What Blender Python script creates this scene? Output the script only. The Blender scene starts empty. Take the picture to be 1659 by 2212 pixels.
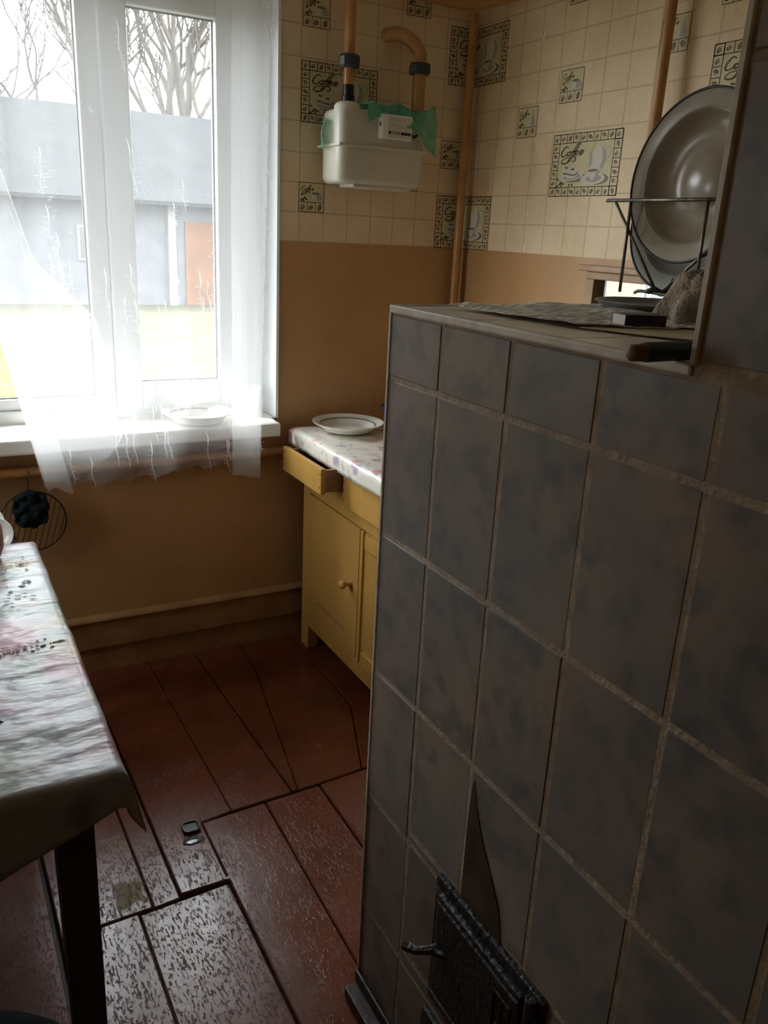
import bpy, bmesh, math, random
from mathutils import Vector, Matrix, noise
C0 = bpy.context.scene.collection
rnd = random.Random(7)
# ---------------------------------------------------------------- camera
def cam_axes(p, y, r):
    cy, sy, cp, sp, cr, sr = math.cos(y), math.sin(y), math.cos(p), math.sin(p), math.cos(r), math.sin(r)
    fwd = Vector((sy*cp, cy*cp, -sp)); right = Vector((cy, -sy, 0)); up = right.cross(fwd)
    return right*cr + up*sr, -right*sr + up*cr, fwd
R_, U_, F_ = cam_axes(0.3242, 0.5149, 0.0511)
cd = bpy.data.cameras.new('camera'); cam = bpy.data.objects.new('camera', cd); C0.objects.link(cam)
m = Matrix.Identity(4)
for i in range(3):
    m[i][0], m[i][1], m[i][2] = R_[i], U_[i], -F_[i]
m.translation = Vector((-1.9284, -2.9010, 1.5993))
cam.matrix_world = m
cd.sensor_fit = 'VERTICAL'; cd.sensor_height = 36; cd.lens = 1792.7/2212*36; cd.clip_start = .02; cd.clip_end = 400
bpy.context.scene.camera = cam
# ---------------------------------------------------------------- world, sun, exposure
sc = bpy.context.scene
w = bpy.data.worlds.new('sky'); sc.world = w; w.use_nodes = True
bg = w.node_tree.nodes['Background']; bg.inputs[0].default_value = (.93, .965, 1, 1); bg.inputs[1].default_value = 21.0
sl = bpy.data.lights.new('sun', 'SUN'); sun = bpy.data.objects.new('sun', sl); C0.objects.link(sun)
sl.energy = 22; sl.angle = math.radians(1.5); sl.color = (1, .95, .85)
sun.rotation_euler = Vector((.406, -.406, -.819)).to_track_quat('-Z', 'Y').to_euler()
pl = bpy.data.lights.new('window_portal', 'AREA'); pl.shape = 'RECTANGLE'; pl.size = 1.10; pl.size_y = 1.5
pl.cycles.is_portal = True
po = bpy.data.objects.new('window_portal', pl); C0.objects.link(po)
po.location = (-1.335, .225, 1.65); po.rotation_euler = (math.radians(-90), 0, 0)
pl2 = bpy.data.lights.new('added_window_portal', 'AREA'); pl2.shape = 'RECTANGLE'; pl2.size = 1.10; pl2.size_y = .52; pl2.cycles.is_portal = True  # sampling portal for the added side window
po2 = bpy.data.objects.new('added_window_portal', pl2); C0.objects.link(po2); po2.location = (-3.22, -.40, 1.55); po2.rotation_euler = (0, math.radians(-90), 0)
sc.view_settings.view_transform = 'Standard'; sc.view_settings.look = 'None'; sc.view_settings.gamma = 1
sc.view_settings.use_curve_mapping = False; sc.view_settings.exposure = 0.0
sc.cycles.max_bounces = 14; sc.cycles.diffuse_bounces = 7; sc.cycles.glossy_bounces = 4
sc.cycles.transparent_max_bounces = 24; sc.cycles.transmission_bounces = 6
sc.cycles.sample_clamp_indirect = 6; sc.cycles.caustics_reflective = False; sc.cycles.caustics_refractive = False
# ---------------------------------------------------------------- materials
def mat(name, col, rough=.6, col2=None, scale=8, bump=0, bscale=None, stretch=(1, 1, 1), spec=.5, metal=0, detail=4, lo=.35, hi=.65, coat=0):
    M = bpy.data.materials.new(name); M.use_nodes = True; nt = M.node_tree; N = nt.nodes; L = nt.links
    b = N['Principled BSDF']
    b.inputs['Base Color'].default_value = (*col, 1); b.inputs['Roughness'].default_value = rough
    b.inputs['Specular IOR Level'].default_value = spec; b.inputs['Metallic'].default_value = metal
    if coat: b.inputs['Coat Weight'].default_value = coat
    if col2 or bump:
        tc = N.new('ShaderNodeNewGeometry'); mp = N.new('ShaderNodeMapping'); mp.inputs['Scale'].default_value = stretch
        L.new(tc.outputs['Position'], mp.inputs[0])
    if col2:
        n = N.new('ShaderNodeTexNoise'); n.inputs['Scale'].default_value = scale; n.inputs['Detail'].default_value = detail
        r = N.new('ShaderNodeValToRGB'); r.color_ramp.elements[0].color = (*col, 1); r.color_ramp.elements[1].color = (*col2, 1)
        r.color_ramp.elements[0].position = lo; r.color_ramp.elements[1].position = hi
        L.new(mp.outputs[0], n.inputs['Vector']); L.new(n.outputs[0], r.inputs[0]); L.new(r.outputs[0], b.inputs['Base Color'])
    if bump:
        n = N.new('ShaderNodeTexNoise'); n.inputs['Scale'].default_value = bscale or scale*3; n.inputs['Detail'].default_value = 5
        bp = N.new('ShaderNodeBump'); bp.inputs['Strength'].default_value = bump; bp.inputs['Distance'].default_value = .01
        L.new(mp.outputs[0], n.inputs['Vector']); L.new(n.outputs[0], bp.inputs['Height']); L.new(bp.outputs[0], b.inputs['Normal'])
    return M
def math_node(nt, op, a, b=None, c=None):
    n = nt.nodes.new('ShaderNodeMath'); n.operation = op
    for i, v in enumerate((a, b, c)):
        if v is None: continue
        if isinstance(v, (int, float)): n.inputs[i].default_value = v
        else: nt.links.new(v, n.inputs[i])
    return n.outputs[0]
def mixc(nt, f, a, b):
    n = nt.nodes.new('ShaderNodeMix'); n.data_type = 'RGBA'
    for k, v in ((0, f), (6, a), (7, b)):
        if isinstance(v, tuple): n.inputs[k].default_value = (*v, 1)
        elif isinstance(v, (int, float)): n.inputs[k].default_value = v
        else: nt.links.new(v, n.inputs[k])
    return n.outputs[2]
def noise_out(nt, scale, vec, detail=4):
    n = nt.nodes.new('ShaderNodeTexNoise'); n.inputs['Scale'].default_value = scale; n.inputs['Detail'].default_value = detail
    nt.links.new(vec, n.inputs['Vector']); return n.outputs[0]
def ramp(nt, v, lo, hi):
    n = nt.nodes.new('ShaderNodeMapRange'); nt.links.new(v, n.inputs[0]); n.inputs[1].default_value = lo; n.inputs[2].default_value = hi
    return n.outputs[0]
def pos_nodes(nt):
    g = nt.nodes.new('ShaderNodeNewGeometry'); s = nt.nodes.new('ShaderNodeSeparateXYZ'); nt.links.new(g.outputs['Position'], s.inputs[0])
    return g.outputs['Position'], s.outputs
def mapped(nt, vec, sc_):
    mp = nt.nodes.new('ShaderNodeMapping'); mp.inputs['Scale'].default_value = sc_; nt.links.new(vec, mp.inputs[0]); return mp.outputs[0]
def bump_to(nt, h, strength, dist=.01):
    bp = nt.nodes.new('ShaderNodeBump'); bp.inputs['Strength'].default_value = strength; bp.inputs['Distance'].default_value = dist
    nt.links.new(h, bp.inputs['Height']); nt.links.new(bp.outputs[0], nt.nodes['Principled BSDF'].inputs['Normal'])

def wallpaper(name, axis, u0, du, z0, dz, seam):
    M = mat(name, (.60, .50, .34), .55, spec=.35); nt = M.node_tree
    P, xyz = pos_nodes(nt)
    def line(v, o, d):
        f = math_node(nt, 'FRACT', math_node(nt, 'DIVIDE', math_node(nt, 'SUBTRACT', v, o), d))
        e = math_node(nt, 'MINIMUM', f, math_node(nt, 'SUBTRACT', 1.0, f))
        return math_node(nt, 'SUBTRACT', 1.0, ramp(nt, math_node(nt, 'ADD', e, math_node(nt, 'MULTIPLY', noise_out(nt, 40, P), .02)), .015, .05))
    l = math_node(nt, 'MAXIMUM', line(xyz[axis], u0, du), line(xyz[2], z0, dz))
    base = mixc(nt, ramp(nt, noise_out(nt, 7, P), .35, .65), (.78, .61, .39), (.70, .535, .325))
    base = mixc(nt, ramp(nt, noise_out(nt, 60, P), .5, .75), base, (.76, .62, .42))
    base = mixc(nt, math_node(nt, 'MULTIPLY', l, .55), base, (.36, .26, .15))
    if seam is not None:
        d = math_node(nt, 'ABSOLUTE', math_node(nt, 'SUBTRACT', xyz[axis], seam))
        wdt = ramp(nt, noise_out(nt, 28, P), .52, .68)
        s = math_node(nt, 'LESS_THAN', d, math_node(nt, 'MULTIPLY', wdt, .007))
        base = mixc(nt, s, base, (.80, .75, .66))
    nt.links.new(base, nt.nodes['Principled BSDF'].inputs['Base Color'])
    bump_to(nt, math_node(nt, 'SUBTRACT', noise_out(nt, 120, P), math_node(nt, 'MULTIPLY', l, .6)), .25, .003)
    return M
WPA = wallpaper('wallpaper_window_wall', 0, -.314, .0955, 1.655, .0985, None)
WPB = wallpaper('wallpaper_side_wall', 1, -.294, .1070, 1.553, .0975, -.407)
PAINT = mat('ochre_wall_paint', (.50, .290, .125), .42, (.435, .24, .095), 3, .14, 40, spec=.45)
PAINT_OLD = mat('ochre_wood_paint', (.36, .20, .085), .45, (.28, .15, .06), 9, .3, 30)
PIPE = mat('ochre_pipe_paint', (.50, .26, .085), .38, (.40, .19, .06), 14, .2, 60)
CEIL = mat('whitewash', (.82, .80, .74), .8, (.78, .75, .68), 2)
PVC = mat('white_plastic', (.80, .82, .84), .35, spec=.5)
GASKET = mat('grey_gasket', (.10, .10, .105), .6)
SILL = mat('white_sill', (.86, .85, .80), .3, (.80, .78, .72), 6)
CREAM = mat('cream_enamel', (.62, .60, .50), .38, (.57, .55, .45), 10)
BLACK = mat('black_metal', (.012, .012, .014), .38)
NUT = mat('dark_grey_nut', (.035, .04, .05), .4)
IRON = mat('cast_iron', (.0055, .005, .0045), .5, (.013, .009, .0075), 40, .6, 90, spec=.6)
STEEL = mat('dull_wire', (.20, .18, .14), .35, (.09, .08, .065), 60, metal=.8)
ALU = mat('grey_aluminium', (.42, .43, .42), .35, (.30, .31, .30), 30, metal=.7)
WHITE = mat('white_glaze', (.80, .79, .74), .15, spec=.5)
RIMGREY = mat('grey_plate_ring', (.22, .20, .17), .3)
ENAMEL = mat('old_enamel', (.33, .285, .215), .27, (.25, .205, .14), 9, .1, 20, spec=.5)
ENAMEL_G = mat('grey_enamel', (.21, .20, .175), .3, (.17, .16, .135), 9, spec=.5)
GROUT = mat('beige_grout', (.37, .30, .225), .85, (.27, .21, .155), 30, .4, 120)
CAP = mat('tile_top_glare_tint', (.76, .69, .57), .3, (.62, .54, .43), 14, .3, 60)  # colour lightened to carry the grazing reflection on the ledge top
TRIMW = mat('pale_corner_profile', (.60, .56, .48), .4, (.45, .40, .32), 30)
DOORPAINT = mat('yellow_ochre_paint', (.50, .285, .075), .33, (.43, .235, .055), 6, .25, 26, (1, 1, .3), spec=.5)
RAWWOOD = mat('raw_wood', (.34, .20, .10), .7, (.22, .12, .055), 18, .4, 40, (1, 1, .2))
DARKWOOD = mat('dark_wood', (.022, .013, .008), .5, (.035, .02, .012), 12, .3, 40)
SOOT = mat('soot_stain', (.085, .060, .042), 1, (.05, .034, .024), 14, spec=0)
PAPER = mat('newsprint', (.72, .66, .55), .8, (.30, .275, .23), 30, .5, 30, (1, 3.5, 1), lo=.40, hi=.60)
CARD = mat('brown_card', (.60, .48, .32), .8, (.52, .40, .26), 16, .3, 50)
RAG = mat('linen_rag', (.40, .33, .25), .95, (.28, .22, .155), 22, .9, 160)
MATCHBLUE = mat('matchbox_side', (.018, .016, .018), .7, (.03, .025, .025), 120)
MATCHTOP = mat('matchbox_top', (.075, .07, .066), .6, (.16, .15, .14), 60, lo=.52, hi=.6)
MATCHWHITE = mat('matchbox_tray_card', (.66, .62, .55), .7)
GREENH = mat('green_handle', (.013, .033, .026), .35)
HTIP = mat('wooden_handle_tip', (.16, .09, .045), .6)
BLUE = mat('blue_plastic', (.03, .09, .36), .35)
DKCLOTH = mat('dark_blue_cloth', (.008, .012, .017), .9, (.016, .022, .026), 25, .4, 60, spec=.2)
BROWNRED = mat('red_brown_glaze', (.24, .085, .06), .45, (.33, .16, .13), 12)
BARK = mat('bare_bark', (.055, .047, .04), 1, (.035, .03, .025), 6, .6, 20, spec=.05)
GRASS = mat('spring_grass', (.033, .033, .016), 1, (.047, .043, .026), 1.2, .4, 8, spec=.05)
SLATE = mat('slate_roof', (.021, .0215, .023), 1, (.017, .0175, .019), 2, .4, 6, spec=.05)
BARN = mat('barn_boards', (.055, .056, .062), 1, (.075, .073, .076), 3, spec=.05)
BDOOR = mat('orange_barn_door', (.085, .036, .018), .9, (.065, .028, .012), 3, spec=.1)
LIME = mat('limewash', (.11, .11, .105), .9)
PRINT = mat('print_cream', (.64, .56, .32), .5, (.58, .50, .275), 30, spec=.35)
PCELL = mat('print_cell', (.64, .52, .31), .5, spec=.35)
PINK = mat('print_brown_ink', (.075, .05, .02), .5, spec=.3)
PWHITE = mat('print_white', (.62, .58, .48), .5, spec=.3)
PGREY = mat('print_grey', (.38, .35, .30), .5, spec=.3)
PSHADOW = mat('print_shadow', (.20, .16, .09), .5, spec=.3)
LABEL = mat('meter_label', (.60, .60, .56), .4)
LABELG = mat('meter_label_grey', (.40, .41, .40), .4)
RED = mat('red_seal', (.20, .025, .02), .5)
DUSTM = mat('pale_crumb', (.8, .78, .74), .6)
def see_through(name, col, alpha, rough=.4, translucent=.5):
    M = bpy.data.materials.new(name); M.use_nodes = True; nt = M.node_tree; N = nt.nodes; L = nt.links
    N.remove(N['Principled BSDF']); o = N['Material Output']
    t = N.new('ShaderNodeBsdfTransparent'); d = N.new('ShaderNodeBsdfDiffuse'); tr = N.new('ShaderNodeBsdfTranslucent')
    d.inputs[0].default_value = (*col, 1); tr.inputs[0].default_value = (*col, 1)
    a = N.new('ShaderNodeMixShader'); a.inputs[0].default_value = translucent; L.new(d.outputs[0], a.inputs[1]); L.new(tr.outputs[0], a.inputs[2])
    x = N.new('ShaderNodeMixShader'); L.new(t.outputs[0], x.inputs[1]); L.new(a.outputs[0], x.inputs[2])
    if isinstance(alpha, tuple):
        P, _ = pos_nodes(nt); v = noise_out(nt, alpha[2], mapped(nt, P, (1, 1, alpha[3])))
        mr = N.new('ShaderNodeMapRange'); L.new(v, mr.inputs[0]); mr.inputs[1].default_value = .35; mr.inputs[2].default_value = .65
        mr.inputs[3].default_value = alpha[0]; mr.inputs[4].default_value = alpha[1]; L.new(mr.outputs[0], x.inputs[0])
    else: x.inputs[0].default_value = alpha
    L.new(x.outputs[0], o.inputs[0]); return M
TULLE = see_through('white_tulle', (.93, .93, .93), (.18, .23, 10, .12), translucent=.65)
THIN = see_through('thin_tulle', (.93, .93, .93), (.11, .15, 12, .12), translucent=.6)
THREAD = see_through('tulle_embroidery', (.82, .82, .82), .60, translucent=.5)
GREENBAG = see_through('green_plastic_film', (.16, .50, .33), (.60, .97, 60, 1), translucent=.35)
CLEARCUP = see_through('clear_plastic', (.85, .87, .88), .30, translucent=.5)
def glass_mat():
    M = bpy.data.materials.new('window_glass'); M.use_nodes = True; nt = M.node_tree; N = nt.nodes; L = nt.links
    N.remove(N['Principled BSDF']); t = N.new('ShaderNodeBsdfTransparent'); g = N.new('ShaderNodeBsdfGlossy'); g.inputs['Roughness'].default_value = .02
    lw = N.new('ShaderNodeLayerWeight'); x = N.new('ShaderNodeMixShader')
    fo = math_node(nt, 'ADD', math_node(nt, 'MULTIPLY', math_node(nt, 'POWER', lw.outputs['Facing'], 5.0), .7), .03)
    t.inputs[0].default_value = (.96, .98, .98, 1)
    L.new(fo, x.inputs[0]); L.new(t.outputs[0], x.inputs[1]); L.new(g.outputs[0], x.inputs[2]); L.new(x.outputs[0], N['Material Output'].inputs[0])
    return M
GLASS = glass_mat()
MIRROR = mat('mirror_glass', (.88, .90, .90), .02, metal=1)
DROP = mat('water', (.9, .95, .95), .03); DROP.node_tree.nodes['Principled BSDF'].inputs['Transmission Weight'].default_value = 1
DROP.node_tree.nodes['Principled BSDF'].inputs['IOR'].default_value = 1.33
def tile_mat():
    M = mat('grey_mottled_tile', (.2, .2, .2), .36, spec=.3); nt = M.node_tree; P, xyz = pos_nodes(nt)
    oi = nt.nodes.new('ShaderNodeObjectInfo')
    c = mixc(nt, ramp(nt, noise_out(nt, 5, P, 6), .36, .64), (.165, .16, .15), (.25, .205, .165))
    c = mixc(nt, math_node(nt, 'MULTIPLY', ramp(nt, noise_out(nt, 20, P, 6), .47, .66), .75), c, (.092, .102, .108))
    c = mixc(nt, math_node(nt, 'MULTIPLY', oi.outputs['Random'], .25), c, (.22, .185, .155))
    nt.links.new(c, nt.nodes['Principled BSDF'].inputs['Base Color'])
    bump_to(nt, noise_out(nt, 14, mapped(nt, P, (1, 1, .5))), .10, .006); return M
TILE = tile_mat()
def floor_mat():
    M = mat('red_brown_floor_paint', (.2, .06, .03), .28, spec=.36); nt = M.node_tree; P, xyz = pos_nodes(nt); b = nt.nodes['Principled BSDF']
    oi = nt.nodes.new('ShaderNodeObjectInfo')
    c = mixc(nt, ramp(nt, noise_out(nt, 5, P), .35, .65), (.165, .040, .014), (.12, .030, .011))
    c = mixc(nt, math_node(nt, 'MULTIPLY', oi.outputs['Random'], .35), c, (.125, .042, .022))
    # worn zone between the table and the stove: long pits along the grain
    wear = math_node(nt, 'MULTIPLY', ramp(nt, math_node(nt, 'ADD', math_node(nt, 'MULTIPLY', xyz[0], -1.0), math_node(nt, 'MULTIPLY', noise_out(nt, 4, P), .25)), 1.42, 1.56),
                     ramp(nt, math_node(nt, 'MULTIPLY', xyz[1], -1.0), .85, 1.1))
    g = noise_out(nt, 210, mapped(nt, P, (1, .22, 1)), 2)
    g2 = noise_out(nt, 150, mapped(nt, P, (1, .6, 1)), 2); g3 = noise_out(nt, 13, P, 4)
    pits = math_node(nt, 'MULTIPLY', math_node(nt, 'MAXIMUM', math_node(nt, 'MULTIPLY', ramp(nt, g, .575, .64), ramp(nt, g3, .38, .50)), math_node(nt, 'MULTIPLY', ramp(nt, g2, .62, .69), .9)), math_node(nt, 'MAXIMUM', wear, .12))
    c = mixc(nt, math_node(nt, 'MULTIPLY', wear, .55), c, (.16, .10, .085))
    c = mixc(nt, math_node(nt, 'MULTIPLY', pits, .8), c, (.03, .016, .01))
    def patch(x, y, r):
        dx = math_node(nt, 'ABSOLUTE', math_node(nt, 'SUBTRACT', xyz[0], x)); dy = math_node(nt, 'ABSOLUTE', math_node(nt, 'SUBTRACT', xyz[1], y))
        d = math_node(nt, 'ADD', math_node(nt, 'MAXIMUM', dx, math_node(nt, 'MULTIPLY', dy, .8)), math_node(nt, 'MULTIPLY', noise_out(nt, 30, P), .06))
        return math_node(nt, 'SUBTRACT', 1.0, ramp(nt, d, r, r+.006))
    pt = math_node(nt, 'MAXIMUM', patch(-1.625, -1.165, .062), patch(-1.62, -.97, .045))
    c = mixc(nt, math_node(nt, 'MULTIPLY', pt, .8), c, mixc(nt, ramp(nt, noise_out(nt, 60, P), .4, .6), (.17, .125, .045), (.10, .07, .03)))
    nt.links.new(c, b.inputs['Base Color'])
    r = math_node(nt, 'ADD', math_node(nt, 'MULTIPLY', noise_out(nt, 9, P), .22), math_node(nt, 'ADD', .13, math_node(nt, 'ADD', math_node(nt, 'MULTIPLY', pits, .3), math_node(nt, 'MULTIPLY', pt, .35))))
    nt.links.new(r, b.inputs['Roughness'])
    h = math_node(nt, 'SUBTRACT', math_node(nt, 'ADD', math_node(nt, 'MULTIPLY', noise_out(nt, 18, mapped(nt, P, (1, .35, 1))), .6), math_node(nt, 'MULTIPLY', noise_out(nt, 5, P), .9)), math_node(nt, 'MULTIPLY', pits, .9))
    bump_to(nt, h, .45, .004); return M
FLOORM = floor_mat()
def oilcloth(name, base, blot, scale, rough, wr, spec=.5):
    M = mat(name, base, rough, spec=spec); nt = M.node_tree; P, xyz = pos_nodes(nt); c = base
    warp = nt.nodes.new('ShaderNodeVectorMath'); warp.operation = 'ADD'; nz = nt.nodes.new('ShaderNodeTexNoise'); nz.inputs['Scale'].default_value = scale*1.3
    nt.links.new(P, nz.inputs['Vector']); ms = nt.nodes.new('ShaderNodeVectorMath'); ms.operation = 'SCALE'; ms.inputs['Scale'].default_value = .6/scale
    nt.links.new(nz.outputs['Color'], ms.inputs[0]); nt.links.new(P, warp.inputs[0]); nt.links.new(ms.outputs[0], warp.inputs[1])
    for i, (col, thr, s, amt) in enumerate(blot):
        v = nt.nodes.new('ShaderNodeTexVoronoi'); v.inputs['Scale'].default_value = scale*s
        o = nt.nodes.new('ShaderNodeVectorMath'); o.operation = 'ADD'; o.inputs[1].default_value = (i*3.7, i*1.9, i*.77)
        nt.links.new(warp.outputs[0], o.inputs[0]); nt.links.new(o.outputs[0], v.inputs['Vector'])
        f = math_node(nt, 'SUBTRACT', 1.0, ramp(nt, v.outputs['Distance'], thr*.55, thr))
        c = mixc(nt, math_node(nt, 'MULTIPLY', f, amt), c, col)
    nt.links.new(c, nt.nodes['Principled BSDF'].inputs['Base Color'])
    bump_to(nt, noise_out(nt, 16, mapped(nt, P, (.5, 1, 1)), 3), wr, .012); return M
CLOTH = oilcloth('faded_floral_oilcloth', (.30, .31, .32), [((.12, .145, .08), .50, 1, .85), ((.25, .06, .085), .44, .9, .85), ((.36, .29, .16), .36, 1.3, .7), ((.10, .045, .085), .32, 1.2, .8), ((.34, .19, .22), .38, 2.0, .6)], 4.6, .34, .75, .22)
CLOTH2 = oilcloth('white_floral_oilcloth', (.72, .69, .60), [((.62, .24, .30), .38, 1, .75), ((.36, .24, .40), .34, 1.2, .75), ((.28, .30, .20), .24, 2.2, .6), ((.26, .22, .27), .18, 3.6, .8)], 9, .22, .2, .5)
# ---------------------------------------------------------------- mesh helpers
class MB:
    def __init__(s): s.v = []; s.f = []; s.m = []
    def add(s, vs, fs, mi=0):
        o = len(s.v); s.v += [tuple(p) for p in vs]
        for f in fs: s.f.append(tuple(i+o for i in f)); s.m.append(mi)
        return s
    def box(s, x0, x1, y0, y1, z0, z1, mi=0):
        return s.add([(x0,y0,z0),(x1,y0,z0),(x1,y1,z0),(x0,y1,z0),(x0,y0,z1),(x1,y0,z1),(x1,y1,z1),(x0,y1,z1)],
                     [(3,2,1,0),(4,5,6,7),(0,1,5,4),(1,2,6,5),(2,3,7,6),(3,0,4,7)], mi)
    def prism(s, poly, z0, z1, mi=0):          # poly in x,y counter-clockwise
        n = len(poly); a = [(*p[:2], z0) for p in poly]; b = [(*p[:2], z1) for p in poly]
        return s.add(a+b, [tuple(range(n-1,-1,-1)), tuple(range(n,2*n))]+[(i,(i+1)%n,(i+1)%n+n,i+n) for i in range(n)], mi)
    def tube(s, path, r, seg=8, mi=0, caps=True, flat=None):
        P = [Vector(p) for p in path]; n = len(P); rr = r if isinstance(r, (list, tuple)) else [r]*n
        t0 = (P[1]-P[0]).normalized(); ref = Vector((0,0,1)) if abs(t0.z) < .9 else Vector((1,0,0))
        u = t0.cross(ref).normalized(); vs = []
        for i in range(n):
            t = (P[min(i+1,n-1)]-P[max(i-1,0)]).normalized(); u = (u-t*u.dot(t)).normalized(); v = t.cross(u)
            for k in range(seg):
                a = 2*math.pi*k/seg; vs.append(P[i]+(u*math.cos(a)+v*math.sin(a))*rr[i])
        fs = [(i*seg+k, i*seg+(k+1)%seg, (i+1)*seg+(k+1)%seg, (i+1)*seg+k) for i in range(n-1) for k in range(seg)]
        if caps: fs += [tuple(range(seg-1,-1,-1)), tuple(range((n-1)*seg, n*seg))]
        return s.add(vs, fs, mi)
    def lathe(s, prof, o=(0,0,0), ax=(0,0,1), seg=32, mi=0):       # prof [(r, h), ...]
        ax = Vector(ax).normalized(); ref = Vector((0,1,0)) if abs(ax.y) < .9 else Vector((1,0,0))
        u = ax.cross(ref).normalized(); v = ax.cross(u); o = Vector(o); vs = []
        for r, h in prof:
            for k in range(seg):
                a = 2*math.pi*k/seg; vs.append(o+ax*h+(u*math.cos(a)+v*math.sin(a))*max(r, 1e-5))
        fs = [(i*seg+k, i*seg+(k+1)%seg, (i+1)*seg+(k+1)%seg, (i+1)*seg+k) for i in range(len(prof)-1) for k in range(seg)]
        return s.add(vs, fs, mi)
    def grid(s, fn, nu, nv, mi=0, keep=None):
        vs = [fn(i/nu, j/nv) for j in range(nv+1) for i in range(nu+1)]
        fs = [(j*(nu+1)+i, j*(nu+1)+i+1, (j+1)*(nu+1)+i+1, (j+1)*(nu+1)+i) for j in range(nv) for i in range(nu) if keep is None or keep((i+.5)/nu, (j+.5)/nv)]
        return s.add(vs, fs, mi)
    def build(s, name, mats, parent=None, bevel=0, smooth=False, sub=0, solid=0, seg=2):
        me = bpy.data.meshes.new(name); me.from_pydata(s.v, [], s.f)
        for M in (mats if isinstance(mats, (list, tuple)) else [mats]): me.materials.append(M)
        me.polygons.foreach_set('material_index', s.m)
        bm = bmesh.new(); bm.from_mesh(me)
        bmesh.ops.recalc_face_normals(bm, faces=bm.faces)
        if bevel:
            bmesh.ops.bevel(bm, geom=[e for e in bm.edges if e.is_manifold and e.calc_face_angle(0) > .5], offset=bevel, segments=seg, affect='EDGES', profile=.6)
        bm.to_mesh(me); bm.free()
        if smooth:
            me.polygons.foreach_set('use_smooth', [True]*len(me.polygons))
        o = bpy.data.objects.new(name, me); C0.objects.link(o)
        if parent: o.parent = parent
        if solid:
            md = o.modifiers.new('t', 'SOLIDIFY'); md.thickness = solid
        if sub:
            md = o.modifiers.new('s', 'SUBSURF'); md.levels = sub; md.render_levels = sub
        if smooth and (bevel or smooth == 2):
            md = o.modifiers.new('n', 'WEIGHTED_NORMAL')
        return o
def autosmooth(o, ang=40):
    me = o.data; bm = bmesh.new(); bm.from_mesh(me)
    for e in bm.edges: e.smooth = not (e.is_manifold and e.calc_face_angle(0) > math.radians(ang))
    for f in bm.faces: f.smooth = True
    bm.to_mesh(me); bm.free(); return o
def tag(o, label=None, cat=None, group=None, kind=None):
    for k, v in (('label', label), ('category', cat), ('group', group), ('kind', kind)):
        if v: o[k] = v
    return o
def empty(name, loc, label, cat, group=None):
    o = bpy.data.objects.new(name, None); C0.objects.link(o); o.location = loc; o.empty_display_size = .05
    return tag(o, label, cat, group)
def local(parent):                                                  # parts are modelled in room coordinates; this keeps them there
    bpy.context.view_layer.update()
    for c in parent.children:
        c.matrix_parent_inverse = parent.matrix_world.inverted()
        for g in c.children: g.matrix_parent_inverse = Matrix.Identity(4)
def catmull(pts, n=6, closed=False):
    P = [Vector(p) for p in pts]; out = []; N = len(P)
    for i in range(N if closed else N-1):
        a, b, c, d = (P[(i-1) % N], P[i], P[(i+1) % N], P[(i+2) % N]) if closed else (P[max(i-1,0)], P[i], P[i+1], P[min(i+2,N-1)])
        for k in range(n):
            t = k/n; out.append(.5*((2*b)+(c-a)*t+(2*a-5*b+4*c-d)*t*t+(3*b-a-3*c+d)*t**3))
    if not closed: out.append(P[-1])
    return out
def struct(o): o['kind'] = 'structure'; return o
# ---------------------------------------------------------------- room shell
ZC = 2.62; WX, WY = -3.0, -4.3
OX0, OX1, OZ0, OZ1 = -1.90, -.778, .868, 2.42                       # window opening
WA = 1.555
mb = MB()
def wbox(x0, x1, z0, z1):
    for a, b, mi in ((z0, min(z1, WA), 1), (max(z0, WA), z1, 0)):
        if b > a: mb.box(x0, x1, 0, .215, a, b, mi)
wbox(OX1, .3, -.1, ZC); wbox(WX-.3, OX0, -.1, ZC); wbox(OX0, OX1, -.1, OZ0); wbox(OX0, OX1, OZ1, ZC)
wall_back = struct(mb.build('wall_back', [WPA, PAINT]))
mb = MB().box(0, .3, WY, 0, -.1, WA, 1).box(0, .3, WY, 0, WA, ZC, 0)
wall_right = struct(mb.build('wall_right', [WPB, PAINT]))
LY0, LY1, LZ0, LZ1 = -.66, -.14, 1.0, 2.10                          # opening for the added, unseen side window
mb = MB()
for a, b, c, d in ((WY, LY0, -.1, ZC), (LY1, 0, -.1, ZC), (LY0, LY1, -.1, LZ0), (LY0, LY1, LZ1, ZC)):
    for z0, z1, mi in ((c, min(d, WA), 1), (max(c, WA), d, 0)):
        if z1 > z0: mb.box(WX-.215, WX, a, b, z0, z1, mi)
struct(mb.build('wall_left', [WPB, PAINT]))
struct(MB().box(WX-.3, .3, WY-.3, WY, -.1, WA, 1).box(WX-.3, .3, WY-.3, WY, WA, ZC, 0).build('wall_front', [WPA, PAINT]))
struct(MB().box(WX-.3, .3, WY-.3, .215, ZC, ZC+.2).build('ceiling', CEIL))
floor = struct(MB().box(WX-.3, .3, WY-.3, .215, -.12, -.031).build('floor', DARKWOOD))
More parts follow.
